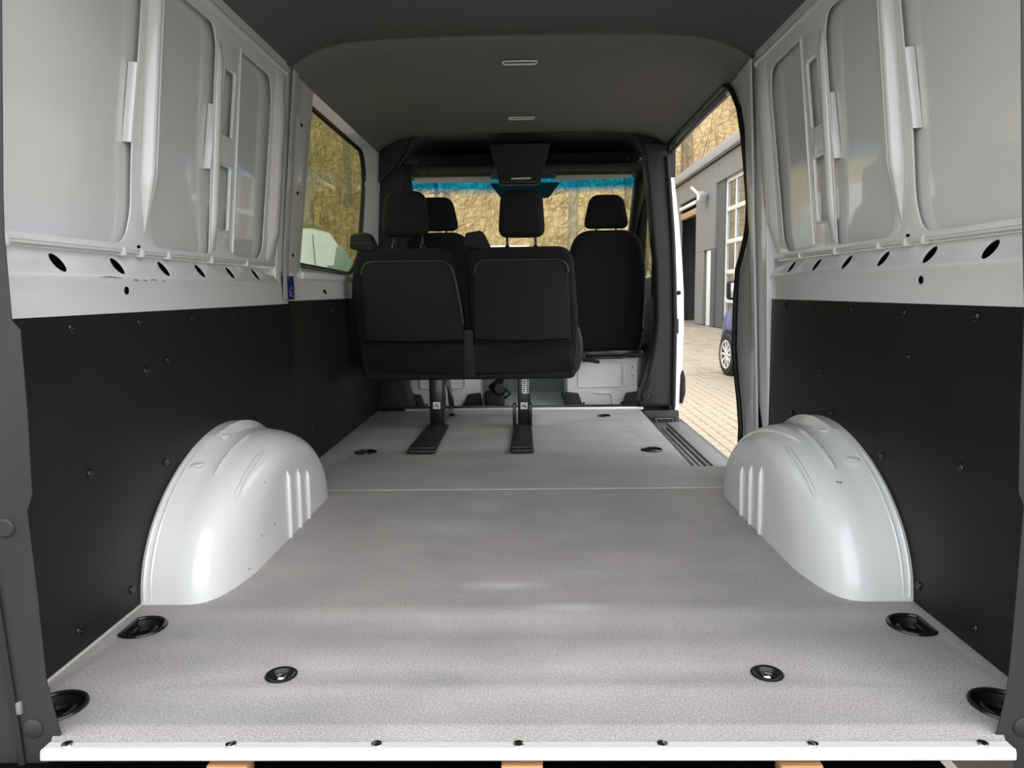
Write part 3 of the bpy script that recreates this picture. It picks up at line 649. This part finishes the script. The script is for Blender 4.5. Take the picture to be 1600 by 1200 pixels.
belt(1, 'grey belt strap hanging on the right door pillar beside the passenger seat', [(.715, 4.33, 1.40), (.735, 4.33, 1.30), (.765, 4.34, 1.05), (.785, 4.34, .8), (.79, 4.34, .5)])
o = tube('seat_belt_stalk', [(.762, 4.42, 1.20), (.765, 4.44, 1.05), (.772, 4.46, .90), (.775, 4.47, .80), (.772, 4.47, .62)], [.010, .006, .006, .012, .008], M['gloss_black'], None, 8)
tag(o, 'black belt hardware on a stalk in front of the right door pillar', 'belt stalk')

# ------------------------------------------------------------------ bench seat
def yb(z): return 3.60 - .16 * (z - .25)
back = lambda a, b, c: (a, yb(b) - c, b)
def headrest(parent, out, y, thick, posts, m=M['fabric']):
    H = plate('headrest', roundpoly(out, [.05, .05, .06, .06] if len(out) == 4 else .05, 7), [], thick, thick * .38, lambda a, b, c: (a, y - c, b), m, parent, res=5, sharp=70)
    zb = min(p[1] for p in out)
    for x in posts:
        tube('post', [(x, y + thick * .5, zb + .03), (x, y + thick * .5, zb - .12)], .006, M['worn_steel'], H, 10)
        lathe('guide', [(.014, 0), (.014, .010), (.010, .030), (.0065, .034)], M['gloss_black'], H, 12, Matrix.Translation((x, y + thick * .5, zb - .068)))
    return H
BE = tag(empty('bench_seat', (0, 0, 0)), 'black two-seat bench with moulded backs on two floor legs', 'bench seat')
defs = [([(-.795, .25), (-.275, .25), (-.280, .55), (-.325, .885), (-.795, .885), (-.832, .62)], [.03, .02, .12, .07, .08, .15],
         [(-.768, .440), (-.285, .436), (-.296, .60), (-.337, .822), (-.758, .822)], [.008, .008, .1, .06, .06], -.80),
        ([(-.262, .25), (.255, .25), (.268, .50), (.236, .885), (-.262, .885)], [.02, .03, .10, .08, .05],
         [(-.236, .436), (.228, .432), (.210, .822), (-.226, .822)], [.008, .008, .06, .06], -.262)]
for out, rad, sh, srad, xg in defs:
    B = plate('backrest', roundpoly(out, rad, 7), [], .12, .035, lambda a, b, c: (a, yb(b) - c, b), M['fabric'], BE, res=4, sharp=70)
    S = roundpoly(sh, srad, 7)
    plate('back_shell', S, [], .024, .008, lambda a, b, c: (a, yb(b) - .010 - c, b), M['shell'], B)
    kk = max(range(len(S)), key=lambda i: (round(-S[i][1], 3), S[i][0])); Sp = S[kk:] + S[:kk]
    tube('piping', [(x, yb(z) - .010, z) for x, z in Sp if z > .47], .0055, M['piping'], B, 8)
    tube('shell_crease', [(sh[0][0] + .005, yb(.468) - .034, .450), (sum(p[0] for p in sh[:2]) / 2, yb(.46) - .034, .440), (sh[1][0] - .005, yb(.468) - .034, .448)], .003, M['void'], B, 6)
    G_ = plate('belt_outlet', roundpoly([(xg - .012, .885), (xg + .09, .868), (xg + .112, .885), (xg + .075, .962), (xg - .005, .950)], [.01, .01, .02, .02, .012], 5), [], .12, .012, lambda a, b, c: (a, 3.50 - c, b), M['shell'], BE, res=3)
    tube('outlet_seam', [(xg - .008, 3.498, .908), (xg + .05, 3.498, .905), (xg + .09, 3.498, .907)], .003, M['piping'], G_, 6)
headrest(BE, [(-.665, .938), (-.440, .938), (-.452, 1.150), (-.645, 1.150)], 3.50, .11, (-.612, -.475))
headrest(BE, [(-.115, .928), (.108, .928), (.095, 1.148), (-.10, 1.148)], 3.50, .11, (-.072, .062))
V_ = plate('rear_valance', roundpoly([(-.790, .248), (.25, .248), (.262, .43), (-.795, .432)], [.03, .03, .01, .01], 5), [], .05, .015, lambda a, b, c: (a, yb(b) + .030 - c - .03, b), M['shell'], BE, res=3)
plate('centre_divider', roundpoly([(-.298, .255), (-.243, .255), (-.243, .485), (-.262, .50), (-.29, .49)], .008), [], .02, .005, lambda a, b, c: (a, yb(b) - .014 - c, b), M['trim_black'], BE)
for x0_, x1_ in ((-.79, -.28), (-.255, .25)):
    box('seat_cushion', ((x0_ + x1_) / 2, 3.86, .345), (x1_ - x0_, .46, .15), M['fabric'], BE, .04, 4)
plate('recliner_cover', roundpoly([(.222, .262), (.268, .285), (.290, .36), (.288, .44), (.272, .50), (.235, .515)], .015), [], .15, .02, lambda a, b, c: (a, 3.585 - c - .0, b), M['trim_black'], BE, res=3)
box('recliner_button', (.286, 3.50, .36), (.012, .03, .04), M['gloss_black'], BE, .004)
def bench_leg(xa, xb, fx0, fx1, side_depth, sticker_z):
    L = box('leg', ((xa + xb) / 2, 3.655, .14), (xb - xa, .055, .28), M['gloss_black'], BE, .006)
    xs = xb - .006
    plate('side_plate', roundpoly([(3.62, .02), (4.14, .02), (4.10, .07), (3.95, .22), (3.70, .26), (3.62, .26)], .015), [roundpoly([(3.72, .06), (3.92, .06), (3.84, .18), (3.72, .20)], .02)], .006, .002, lambda a, b, c: (xs - c, a, b), M['gloss_black'], L)
    F_ = plate('foot_plate', roundpoly([(fx0, 3.045), (fx1, 3.045), (fx1 - .006, 3.66), (fx0 + .006, 3.66)], .012), [], .016, .005, lambda a, b, c: (a, b, .018 + c), M['worn_steel'], L)
    box('toe_step', ((fx0 + fx1) / 2, 3.11, .022), (fx1 - fx0 - .012, .10, .012), M['worn_steel'], L, .004)
    st = box('sticker', ((xa + xb) / 2, 3.6265, sticker_z), (.036, .002, .034), M['print_white'], L, 0)
    for dx, dz, w1, h1 in ((-.006, .002, .010, .006), (.004, -.004, .014, .006), (.002, .007, .006, .005), (-.011, -.005, .004, .003)):
        box('sticker_mark', ((xa + xb) / 2 + dx, 3.6250, sticker_z + dz), (w1, .0015, h1), M['print_black'], L, 0)
    return L
bench_leg(-.472, -.400, -.495, -.375, .1, .118)
Lr = bench_leg(-.032, .030, -.060, .040, .1, .112)
box('upper_sticker', (.008, 3.6265, .215), (.036, .002, .082), M['print_white'], Lr, 0)
random.seed(4)
for i in range(7):
    for k in (-1, 1):
        box('sticker_mark', (.008 + k * .008 + random.uniform(-.002, .002), 3.625, .183 + i * .0105), (.009 + random.uniform(-.003, .003), .0015, .0055), M['print_black'], Lr, 0)
for xx in (-.050, .030):
    box('leg_bracket', (xx, 3.64, .065), (.016, .06, .115), M['gloss_black'], Lr, .004)

# ------------------------------------------------------------------ front seats
def front_seat(s, label, cx, wd, hx):
    T = tag(empty('front_seat'), label, 'front seat')
    h = wd / 2
    out = [(cx - h * .92, .27), (cx + h * .92, .27), (cx + h * 1.0, .50), (cx + h * 1.03, .84), (cx + h * .80, 1.04), (cx - h * .80, 1.04), (cx - h * 1.03, .84), (cx - h * 1.0, .50)]
    plate('backrest', roundpoly(out, [.05, .05, .1, .18, .16, .16, .18, .1], 7), [], .14, .045, lambda a, b, c: (a, 4.66 - .12 * (b - .3) - c, b), M['fabric'], T, res=5, sharp=70)
    headrest(T, [(cx + hx - .142, 1.052), (cx + hx + .142, 1.052), (cx + hx + .100, 1.255), (cx + hx - .100, 1.255)], 4.60, .10, (cx + hx - .06, cx + hx + .06))
    box('seat_cushion', (cx, 4.95, .345), (wd, .52, .15), M['fabric'], T, .05, 4)
    box('seat_frame', (cx, 4.70, .288), (wd * .92, .36, .045), M['gloss_black'], T, .01)
    tube('frame_bar', [(cx - h * .8, 4.50, .262), (cx, 4.50, .268), (cx + h * .35, 4.50, .268), (cx + h * .5, 4.50, .285), (cx + h * .85, 4.50, .28)], .008, M['worn_steel'], T, 8)
    tube('lever', [(cx - h * .85, 4.50, .265), (cx - h * .6, 4.47, .262), (cx - h * .25, 4.45, .245)], [.006, .014, .010], M['trim_black'], T, 8)
    lathe('recliner_wheel', [(.0, .02), (.05, .02), (.055, .01), (.055, -.02)], M['trim_black'], T, 24, Matrix.Translation((cx + h * .98, 4.62, .36)) @ Matrix.Rotation(PI / 2, 4, 'Y'))
    plate('hinge_cover', roundpoly([(cx + h * .80, .275), (cx + h * 1.05, .285), (cx + h * 1.06, .40), (cx + h * .96, .45), (cx + h * .85, .33)], .02), [], .1, .012, lambda a, b, c: (a, 4.62 - c, b), M['trim_black'], T)
    return T
front_seat(1, 'black front passenger seat beside the open side door', .512, .475, 0.0)
front_seat(-1, 'black driver seat mostly hidden behind the left bench headrest', -.535, .475, 0.0)
def seat_box(x0, x1, zt, label):
    T = tag(empty('seat_base_box'), label, 'seat base', 'white seat base boxes')
    w_ = x1 - x0
    Bx = plate('front_sheet', roundpoly([(x0, -.035), (x1, -.035), (x1, zt), (x0, zt)], .012), [], .36, .008, lambda a, b, c: (a, 4.55 - c + -.0, b), M['paint'], T)
    def P(fx, fz): return (x0 + fx * w_, -.035 + fz * (zt + .035))
    yy = 4.545
    tube('pressed_line', [(P(*q)[0], yy, P(*q)[1]) for q in ((.16, .40), (.16, .86), (.20, .92), (.74, .92), (.80, .86), (.80, .46), (.76, .40))], .004, M['paint'], T, 8, True)
    tube('pressed_arch', [(P(*q)[0], yy, P(*q)[1]) for q in ((.38, .27), (.60, .27), (.64, .22), (.65, .0))], .004, M['paint_skin'], T, 8)
    for fx in (.24, .78):
        lathe('bolt_hole', [(0, .003), (.007, .003), (.007, -.003)], M['void'], T, 12, Matrix.Translation((P(fx, .05)[0], 4.55, P(fx, .05)[1])) @ Matrix.Rotation(PI / 2, 4, 'X'))
    for fz in (.62, .80):
        lathe('bolt_hole', [(0, .003), (.004, .003), (.004, -.003)], M['void'], T, 10, Matrix.Translation((P(.93, fz)[0], 4.55, P(.93, fz)[1])) @ Matrix.Rotation(PI / 2, 4, 'X'))
    for k in (0, 1):
        xa = P(0, 0)[0] if k == 0 else P(1, 0)[0]; sg = 1 if k == 0 else -1
        plate('foot_cover', roundpoly([(xa - sg * .02, -.04), (xa + sg * .10, -.04), (xa + sg * .07, .045), (xa - sg * .01, .055)], .008), [], .04, .006, lambda a, b, c: (a, 4.53 - c, b), M['trim'], T)
    for v in (): pass
    return T
seat_box(.262, .696, .262, 'white steel base box under the front passenger seat')
seat_box(-.715, -.285, .262, 'white steel base box under the driver seat')
HB = tag(empty('handbrake'), 'black handbrake lever assembly on the cab floor behind the bench leg', 'handbrake')
box('housing', (-.185, 4.50, .02), (.12, .16, .13), M['trim_black'], HB, .02, 3)
tube('lever', [(-.20, 4.48, .09), (-.16, 4.46, .13), (-.13, 4.44, .17)], [.03, .026, .02], M['gloss_black'], HB, 12)
lathe('pivot', [(.045, 0), (.045, .03), (.03, .045), (0, .045)], M['gloss_black'], HB, 20, Matrix.Translation((-.15, 4.43, .10)) @ Matrix.Rotation(PI / 2, 4, 'X'))
tube('cable', [(-.12, 4.43, .10), (-.09, 4.45, .06), (-.12, 4.47, .03)], .008, M['trim_black'], HB, 8)

# blue label on the left wall
BL = tag(empty('wall_label'), 'small blue label with white print on the left wall beside the window', 'label')
fnb = lambda a, b, c: (-.8445 - c * -1, a, b)
plate('sheet', [(2.648, .658), (2.722, .658), (2.722, .742), (2.648, .742)], [], .0015, 0, lambda a, b, c: (-.8375 + c, a, b), M['blue'], BL)
random.seed(7)
for i in range(11):
    y = 2.662 + random.random() * .045; z = .668 + random.random() * .035
    box('print_mark', (-.8365, y, z), (.001, random.uniform(.004, .012), random.uniform(.003, .007)), M['print_pale'], BL, 0)

# ------------------------------------------------------------------ outdoors: ground
GZ = -.55
YD = tag(empty('ground'), 'sandy paved yard outside the van', 'ground', kind='structure')
box('yard_base', (0, 10, GZ - .115), (90, 90, .20), M['yard'], YD, 0)
random.seed(11)
PW, PL = .10, .20
bm = bmesh.new(); vs_ = rbox(bm, (0, 0, 0), (PW - .006, PL - .006, .05), 0)
bmesh.ops.bevel(bm, geom=[e for e in bm.edges if all(v.co.z > 0 for v in e.verts)], offset=.004, segments=1, affect='EDGES')
po = from_bm('paver', bm, M['paver'], YD, None); pm = po.data
spots = []; far = []
ix0 = int(.9 / PW)
for ix in range(ix0, int(6 / PW)):
    for iy in range(int(4.4 / PL), int(24 / PL)):
        x = ix * PW; y = iy * PL + (PL / 2 if ix % 2 else 0)
        if .20 * y - .1 < x < .31 * y + .1 and x > 1.0:
            (spots if y < 10.2 else far).append((x, y))
spots.sort(key=lambda p: p[1]); far = far + spots[290:]; spots = spots[:290]
for i, (x, y) in enumerate(spots):
    o = po if i == 0 else bpy.data.objects.new('paver', pm)
    if i: COL.objects.link(o); o.parent = YD
    o.location = (x, y, GZ - .025 + random.uniform(-.002, .002)); o.rotation_euler = (random.uniform(-.01, .01), random.uniform(-.01, .01), random.uniform(-.01, .01))
V = []; F = []
for x, y in far:
    b = len(V); h, l, z = PW / 2 - .003, PL / 2 - .003, GZ + random.uniform(-.002, .002)
    V += [(x - h, y - l, z), (x + h, y - l, z), (x + h, y + l, z), (x - h, y + l, z), (x - h, y - l, z - .04), (x + h, y - l, z - .04)]
    F += [(b, b + 1, b + 2, b + 3), (b + 4, b + 5, b + 1, b)]
me = bpy.data.meshes.new('distant_pavers'); me.from_pydata(V, [], F)
o = link('distant_pavers', me, M['paver'], YD, None); o['kind'] = 'stuff'

# ------------------------------------------------------------------ outdoors: hillside and trees
def hill_h(x, y):
    d = max(y - 31 - .02 * x, (-x - 22) * .8, (x - 17) * .9 if y > 8 else -1, 0)
    return GZ - .1 + .78 * d + .5 * math.sin(x * .31 + y * .2) * min(1, d / 6) + .3 * math.sin(x * .9 - y * .5) * min(1, d / 6)
rows = []
for j in range(61):
    y = -15 + j * 2.0
    rows.append([(x, y, hill_h(x, y)) for x in [-70 + i * 2.0 for i in range(71)]])
HI = loft('hillside', rows, M['leaf'], None, sharp=None)
for p in HI.data.polygons: p.use_smooth = True
tag(HI, 'steep hillside covered in brown fallen leaves beyond the yard', 'hillside', kind='structure')
def tree_meshes(seed):
    rnd = random.Random(seed); tb = bmesh.new(); bb = bmesh.new()
    H = rnd.uniform(9, 14); r_ = rnd.uniform(.12, .24); lean = rnd.uniform(-.8, .8); pts = []; rad = []
    for i in range(9):
        q = i / 8; pts.append((lean * q + .15 * math.sin(q * 5 + seed), .12 * math.cos(q * 4 + seed), -0.6 + H * q)); rad.append(r_ * (1 - .8 * q) + .02)
    tube_bm(tb, pts, rad, 7)
    for k in range(26):
        q = rnd.uniform(.12, .97); i = q * 8; i0 = int(i); fr = i - i0
        p = Vector(pts[i0]).lerp(Vector(pts[min(i0 + 1, 8)]), fr); a = rnd.uniform(0, 2 * PI); L = rnd.uniform(1.0, 3.4) * (1.15 - q)
        d = Vector((math.cos(a), math.sin(a), rnd.uniform(.3, 1.1))); r1 = rnd.uniform(.012, .034)
        e = p + d * L * .5; e2 = p + d * L + Vector((0, 0, L * .3))
        tube_bm(bb, [p, e, e2], [r1, r1 * .7, .008], 4)
        for m_ in range(3):
            a2 = a + rnd.uniform(-1.2, 1.2); d2 = Vector((math.cos(a2), math.sin(a2), rnd.uniform(-.1, 1))) * L * rnd.uniform(.3, .6)
            s_ = p.lerp(e2, rnd.uniform(.3, .9)); tube_bm(bb, [s_, s_ + d2], [r1 * .5, .006], 3)
    return tb, bb
protos = []
for k in range(5):
    T = empty('bare_tree'); tb, bb = tree_meshes(k * 7 + 3)
    from_bm('trunk', tb, M['bark_pale'] if k % 2 else M['bark'], T); from_bm('branches', bb, M['twig'], T)['kind'] = 'stuff'
    protos.append(T)
random.seed(21)
tx = []
while len(tx) < 58:
    y = random.uniform(33, 66); x = random.uniform(-.36, .36) * y
    if all((x - a) ** 2 + (y - b) ** 2 > 3.2 for a, b in tx): tx.append((x, y))
for i, (x, y) in enumerate(tx):
    src = protos[i % 5]
    if i < 5: T = src
    else:
        T = src.copy(); COL.objects.link(T)
        for ch in src.children:
            c = ch.copy(); COL.objects.link(c); c.parent = T
    T.location = (x, y, hill_h(x, y)); T.rotation_euler = (random.uniform(-.06, .06), random.uniform(-.1, .1), random.uniform(0, 6.28)); sc_ = random.uniform(.8, 1.25); T.scale = (sc_, sc_, sc_)
    tag(T, 'bare leafless tree standing on the brown leaf-covered hillside', 'tree', 'bare trees on the hillside')
# brushwood: countless twigs and saplings
rnd = random.Random(5); V = []; F = []
for k in range(14000):
    y = 31.5 + 40 * rnd.random() ** 1.3; x = rnd.uniform(-.36, .38) * y; z = hill_h(x, y)
    up_ = rnd.random() < .45
    L = rnd.uniform(.5, 2.6) if up_ else rnd.uniform(.3, 1.4); t_ = rnd.uniform(.012, .035)
    d = Vector((rnd.uniform(-.25, .25), rnd.uniform(-.2, .2), 1)) if up_ else Vector((rnd.uniform(-1, 1), rnd.uniform(-.4, .4), rnd.uniform(0, .8)))
    d.normalize(); n = Vector((d.z, 0, -d.x)); n = n.normalized() if n.length > .01 else Vector((1, 0, 0)); p = Vector((x, y, z - .05)); e = p + d * L; m3 = Vector((0, t_, 0))
    b = len(V); V += [tuple(p + n * t_), tuple(p - n * t_ * .5 + m3), tuple(p - n * t_ * .5 - m3), tuple(e)]
    F += [(b, b + 1, b + 3), (b + 1, b + 2, b + 3), (b + 2, b, b + 3)]
me = bpy.data.meshes.new('brushwood'); me.from_pydata(V, [], F)
link('brushwood', me, M['twig'], HI, None)['kind'] = 'stuff'

# ------------------------------------------------------------------ outdoors: workshop
FX = 6.0
WB = tag(empty('workshop_building', (0, 0, 0)), 'grey clad flat-roofed workshop building across the yard', 'building')
def fpanel(name, y0, y1, z0, z1, m, x=FX, t=.12, bev=.012, par=WB):
    return box(name, (x + t / 2, (y0 + y1) / 2, (z0 + z1) / 2), (t, y1 - y0 - .012, z1 - z0), m, par, bev, 1)
ZT = 4.66
fpanel('wall_panel', 26.55, 31.5, 3.88, ZT, M['clad'])
fpanel('wall_panel', 23.86, 26.53, 1.93, ZT, M['clad'])
fpanel('wall_panel', 25.35, 26.53, GZ, 1.93, M['clad']); fpanel('wall_panel', 23.86, 24.35, GZ, 1.93, M['clad_dark'])
fpanel('wall_panel', 15.0, 23.84, 3.93, ZT, M['clad'])
fpanel('wall_panel', 29.3, 31.5, GZ, 3.88, M['clad'])
fpanel('door_reveal', 22.98, 23.84, GZ, 3.93, M['clad_dark'], FX + .05)
fpanel('wall_panel', 10.5, 15.0, GZ, ZT, M['clad'])
box('fascia', (FX - .02, 21.0, 4.80), (.30, 21.2, .30), M['fascia'], WB, .02)
box('roof_slab', (FX + 5, 21.0, 4.74), (10, 21.0, .30), M['clad'], WB, .02)
box('rear_wall', (FX + 7, 21, 2.0), (.2, 21, 5.2), M['brown_dark'], WB, 0)
box('end_wall', (FX + 3.5, 31.5, 2.0), (7, .2, 5.2), M['clad'], WB, 0)
box('inner_wall', (FX + 3.5, 23.9, 2.0), (6.6, .15, 5.2), M['clad_dark'], WB, 0)
box('gate_beam', (FX + .12, 28.0, 3.40), (.16, 2.6, .22), M['tan_beam'], WB, .01)
box('gate_lintel', (FX + .04, 28.0, 3.70), (.10, 2.7, .12), M['white_frame'], WB, .01)
box('side_door_leaf', (FX + .06, 24.67, .68), (.06, .64, 2.46), M['white_frame'], WB, .01)
box('side_door_recess', (FX + .14, 25.1, .68), (.06, .50, 2.46), M['clad_dark'], WB, .01)
SD = empty('sectional_door', parent=WB)
yv = [22.93, 21.95, 20.97, 19.99, 19.01, 18.03, 17.05]; zv = [3.88, 3.02, 2.06, 1.16, .30, -.50]
for y in yv: box('stile', (FX + .13, y, 1.68), (.05, .09 if y in (yv[0], yv[-1]) else .055, 4.4), M['white_frame'], SD, .008)
for z in zv: box('rail', (FX + .128, 19.99, z), (.055, 5.95, .13), M['white_frame'], SD, .008)
for a, b in zip(yv, yv[1:]):
    for c, d in zip(zv, zv[1:]):
        box('pane', (FX + .16, (a + b) / 2, (c + d) / 2), (.012, abs(a - b) - .03, abs(c - d) - .06), M['pane'], SD, 0)
LA = tag(empty('wall_floodlight', (FX, 25.1, 3.68)), 'pale floodlight on a bracket on the grey workshop wall', 'floodlight')
tube('bracket_arm', [(.02, .10, .0), (-.12, .25, .05), (-.32, .75, .40)], .05, M['white_frame'], LA, 8)
bm = bmesh.new(); rbox(bm, (-.18, -.15, -.02), (.22, .42, .30), .03, 2, Matrix.Rotation(.35, 3, 'X')); from_bm('lamp_head', bm, M['fascia'], LA)
box('lamp_glass', (-.30, -.15, -.03), (.02, .34, .22), M['white_frame'], LA, .01)
box('wall_plate', (-.01, -.05, -.08), (.04, .30, .40), M['fascia'], LA, .01)
WBn = tag(empty('workbench', (FX + 1.0, 28.3, GZ)), 'grey workbench inside the open workshop gate', 'workbench')
box('bench_top', (0, 0, .95), (.7, 2.2, .06), M['fascia'], WBn, .01)
for dx in (-.3, .3):
    for dy in (-1, 1): box('leg', (dx, dy, .46), (.06, .06, .92), M['clad_dark'], WBn, .005)
for i, (dy, c) in enumerate(((-.5, 'red'), (.1, 'clad_dark'), (.6, 'red'))):
    o = box('tool_box', (FX + 1.0, 28.3 + dy, GZ + 1.06 + .04 * (i % 2)), (.35, .40, .16 + .08 * (i % 2)), M[c], None, .02)
    tag(o, ('red tool box at the near end of the workbench', 'dark grey tool box in the middle of the workbench', 'red tool box at the far end of the workbench')[i], 'tool box', 'tool boxes on the workbench')

# ------------------------------------------------------------------ vehicles outside
def vehicle(name, secs, m, parent):
    """secs: (x, half width, z_sill, z_belt, z_roof, half roof width); closed loft along x"""
    rows = []
    for (x, hw, zs, zb, zr, hr) in secs:
        h = [(hw * .90, zs), (hw * .99, zs + .10), (hw, zs + (zb - zs) * .55), (hw * .97, zb), (hr, zr - .05 * min(1, (zr - zb) * 3)), (hr * .82, zr), (0, zr + .012)]
        rows.append([(x, -y, z) for y, z in h] + [(x, y, z) for y, z in h[::-1][1:]])
    return loft(name, rows, m, parent, True, True, 35)
def wheel(parent, x, side, hw, rr, label=None):
    W_ = empty('wheel', (x, side * hw, rr), 0, parent); R_ = Matrix.Rotation(-side * PI / 2, 4, 'X')
    lathe('tyre', [(rr * .66, .02), (rr * .70, .03), (rr * .93, .028), (rr, 0), (rr, -.15), (rr * .9, -.18), (0, -.18)], M['rubber'], W_, 32, R_)
    lathe('rim', [(rr * .67, .022), (rr * .64, .028), (rr * .60, .012), (rr * .55, .004), (0, .004)], M['trim'], W_, 32, R_)
    bm = bmesh.new()
    for k in range(10):
        rbox(bm, Matrix.Rotation(2 * PI * k / 10, 3, 'Z') @ Vector((rr * .37, 0, .016)), (rr * .56, rr * .12, .014), .004, 1, Matrix.Rotation(2 * PI * k / 10, 3, 'Z'))
    for v in bm.verts: v.co = R_ @ v.co
    from_bm('spokes', bm, M['alloy'], W_)
    lathe('rim_edge', [(rr * .68, .02), (rr * .68, .034), (rr * .61, .034), (rr * .61, .014)], M['alloy'], W_, 32, R_)
    lathe('hub_cap', [(rr * .16, .01), (rr * .15, .028), (0, .03)], M['alloy'], W_, 16, R_)
    return W_
# blue car: x is its forward axis, y its left; front left wheel at (2.87, 10.5)
HD = math.radians(95)
CAR = tag(empty('car', (0, 0, GZ), HD), 'blue small car parked outside the open side door', 'car')
fw = Vector((math.cos(HD), math.sin(HD), 0)); lf = Vector((-fw.y, fw.x, 0))
CAR.location = Vector((2.90, 10.5, GZ)) - fw * 1.22 - lf * .80
vehicle('body', [(-1.72, .62, .42, .86, .96, .55), (-1.66, .74, .30, .92, 1.10, .60), (-1.45, .81, .24, .98, 1.42, .60), (-1.1, .83, .22, .99, 1.53, .62), (-.4, .84, .20, .99, 1.58, .64), (.15, .84, .20, .99, 1.55, .62), (.55, .84, .20, .99, 1.32, .62), (.86, .84, .20, .97, 1.06, .68), (1.12, .84, .22, .94, .99, .68), (1.40, .84, .22, .88, .93, .66), (1.60, .80, .26, .76, .82, .60), (1.68, .66, .30, .60, .68, .5)], M['car_blue'], CAR)
for x in (1.22, -1.20):
    for sd in (1, -1):
        lathe('wheel_arch', [(.335, -.03), (.335, .041), (.325, .044), (0, .044)], M['rubber'], CAR, 32, Matrix.Translation((x, sd * .80, .315)) @ Matrix.Rotation(-sd * PI / 2, 4, 'X'))
        wheel(CAR, x, sd, .838, .298)
for sd in (1, -1):
    plate('side_window', roundpoly([(-1.05, 1.02), (.60, 1.02), (.20, 1.44), (-.85, 1.46)], .05), [], .01, .002, lambda a, b, c: (a, sd * (.845 - (b - .99) * .37 + .004 + c), b), M['dark_glass'], CAR)
    MR = box('mirror_housing', (.50, sd * 1.00, 1.20), (.13, .26, .25), M['rubber'], CAR, .04, 3)
    box('mirror_glass', (.432, sd * 1.00, 1.20), (.006, .21, .19), M['mirror'], MR, .002)
    box('mirror_arm', (.52, sd * .86, 1.10), (.07, .16, .14), M['rubber'], MR, .015)
    plate('headlamp', roundpoly([(1.25, .72), (1.55, .66), (1.50, .80), (1.22, .87)], .03), [], .02, .004, lambda a, b, c: (a, sd * (.845 - (a - 1.1) * .22 + c), b), M['mirror'], CAR)
    tube('door_line', [(.55, sd * .846, .30), (.56, sd * .846, .60), (.60, sd * .838, .90)], .004, M['rubber'], CAR, 5)
plate('windscreen', roundpoly([(-.58, 1.06), (.58, 1.06), (.52, 1.48), (-.52, 1.48)], .06), [], .01, 0, lambda a, b, c: (.88 - (b - 1.04) * 1.45 + .02, a, b), M['dark_glass'], CAR)

def panel_van(loc, hd, h, label, L=5.2):
    T = tag(empty('panel_van', loc, hd), label, 'van'); a = L / 2
    vehicle('body', [(-a, .90, .35, 1.1, h - .05, .78), (-a + .1, .96, .32, 1.1, h, .82), (-1.0, .97, .30, 1.1, h, .84), (a - 2.0, .97, .30, 1.1, h, .84), (a - 1.75, .97, .30, 1.1, h - .03, .82), (a - 1.05, .97, .30, 1.1, 1.42, .80), (a - .75, .96, .30, 1.06, 1.16, .80), (a - .2, .90, .30, .92, .98, .72), (a - .02, .75, .34, .70, .78, .6)], M['van_white'], T)
    for sd in (1, -1):
        plate('cab_window', roundpoly([(a - 2.0, 1.18), (a - .95, 1.16), (a - 1.50, h - .30), (a - 2.0, h - .28)], .04), [], .01, .002, lambda x, z, c: (x, sd * (.975 - max(0, z - 1.1) * .16 + c), z), M['green_glass'], T)
        tube('door_seam', [(a - 2.15, sd * .968, .4), (a - 2.15, sd * .965, 1.1), (a - 2.15, sd * .88, h - .12)], .006, M['trim'], T, 5)
        for x in (a - .95, -a + 1.1):
            lathe('wheel_arch', [(.40, -.03), (.40, .02), (0, .02)], M['rubber'], T, 28, Matrix.Translation((x, sd * .955, .36)) @ Matrix.Rotation(-sd * PI / 2, 4, 'X'))
            wheel(T, x, sd, .97, .33)
    plate('windscreen', roundpoly([(-.72, 1.2), (.72, 1.2), (.66, h - .12), (-.66, h - .12)], .05), [], .01, 0, lambda x, z, c: (a - .80 - (z - 1.16) * .93 + .03, x, z), M['green_glass'], T)
    return T
panel_van((-4.55, 12.9, GZ), math.radians(50), 2.34, 'white panel van parked outside the left side window')
panel_van((-.62, 22.3, GZ), math.radians(90), 2.40, 'white panel van parked ahead beyond the windscreen', 5.6)
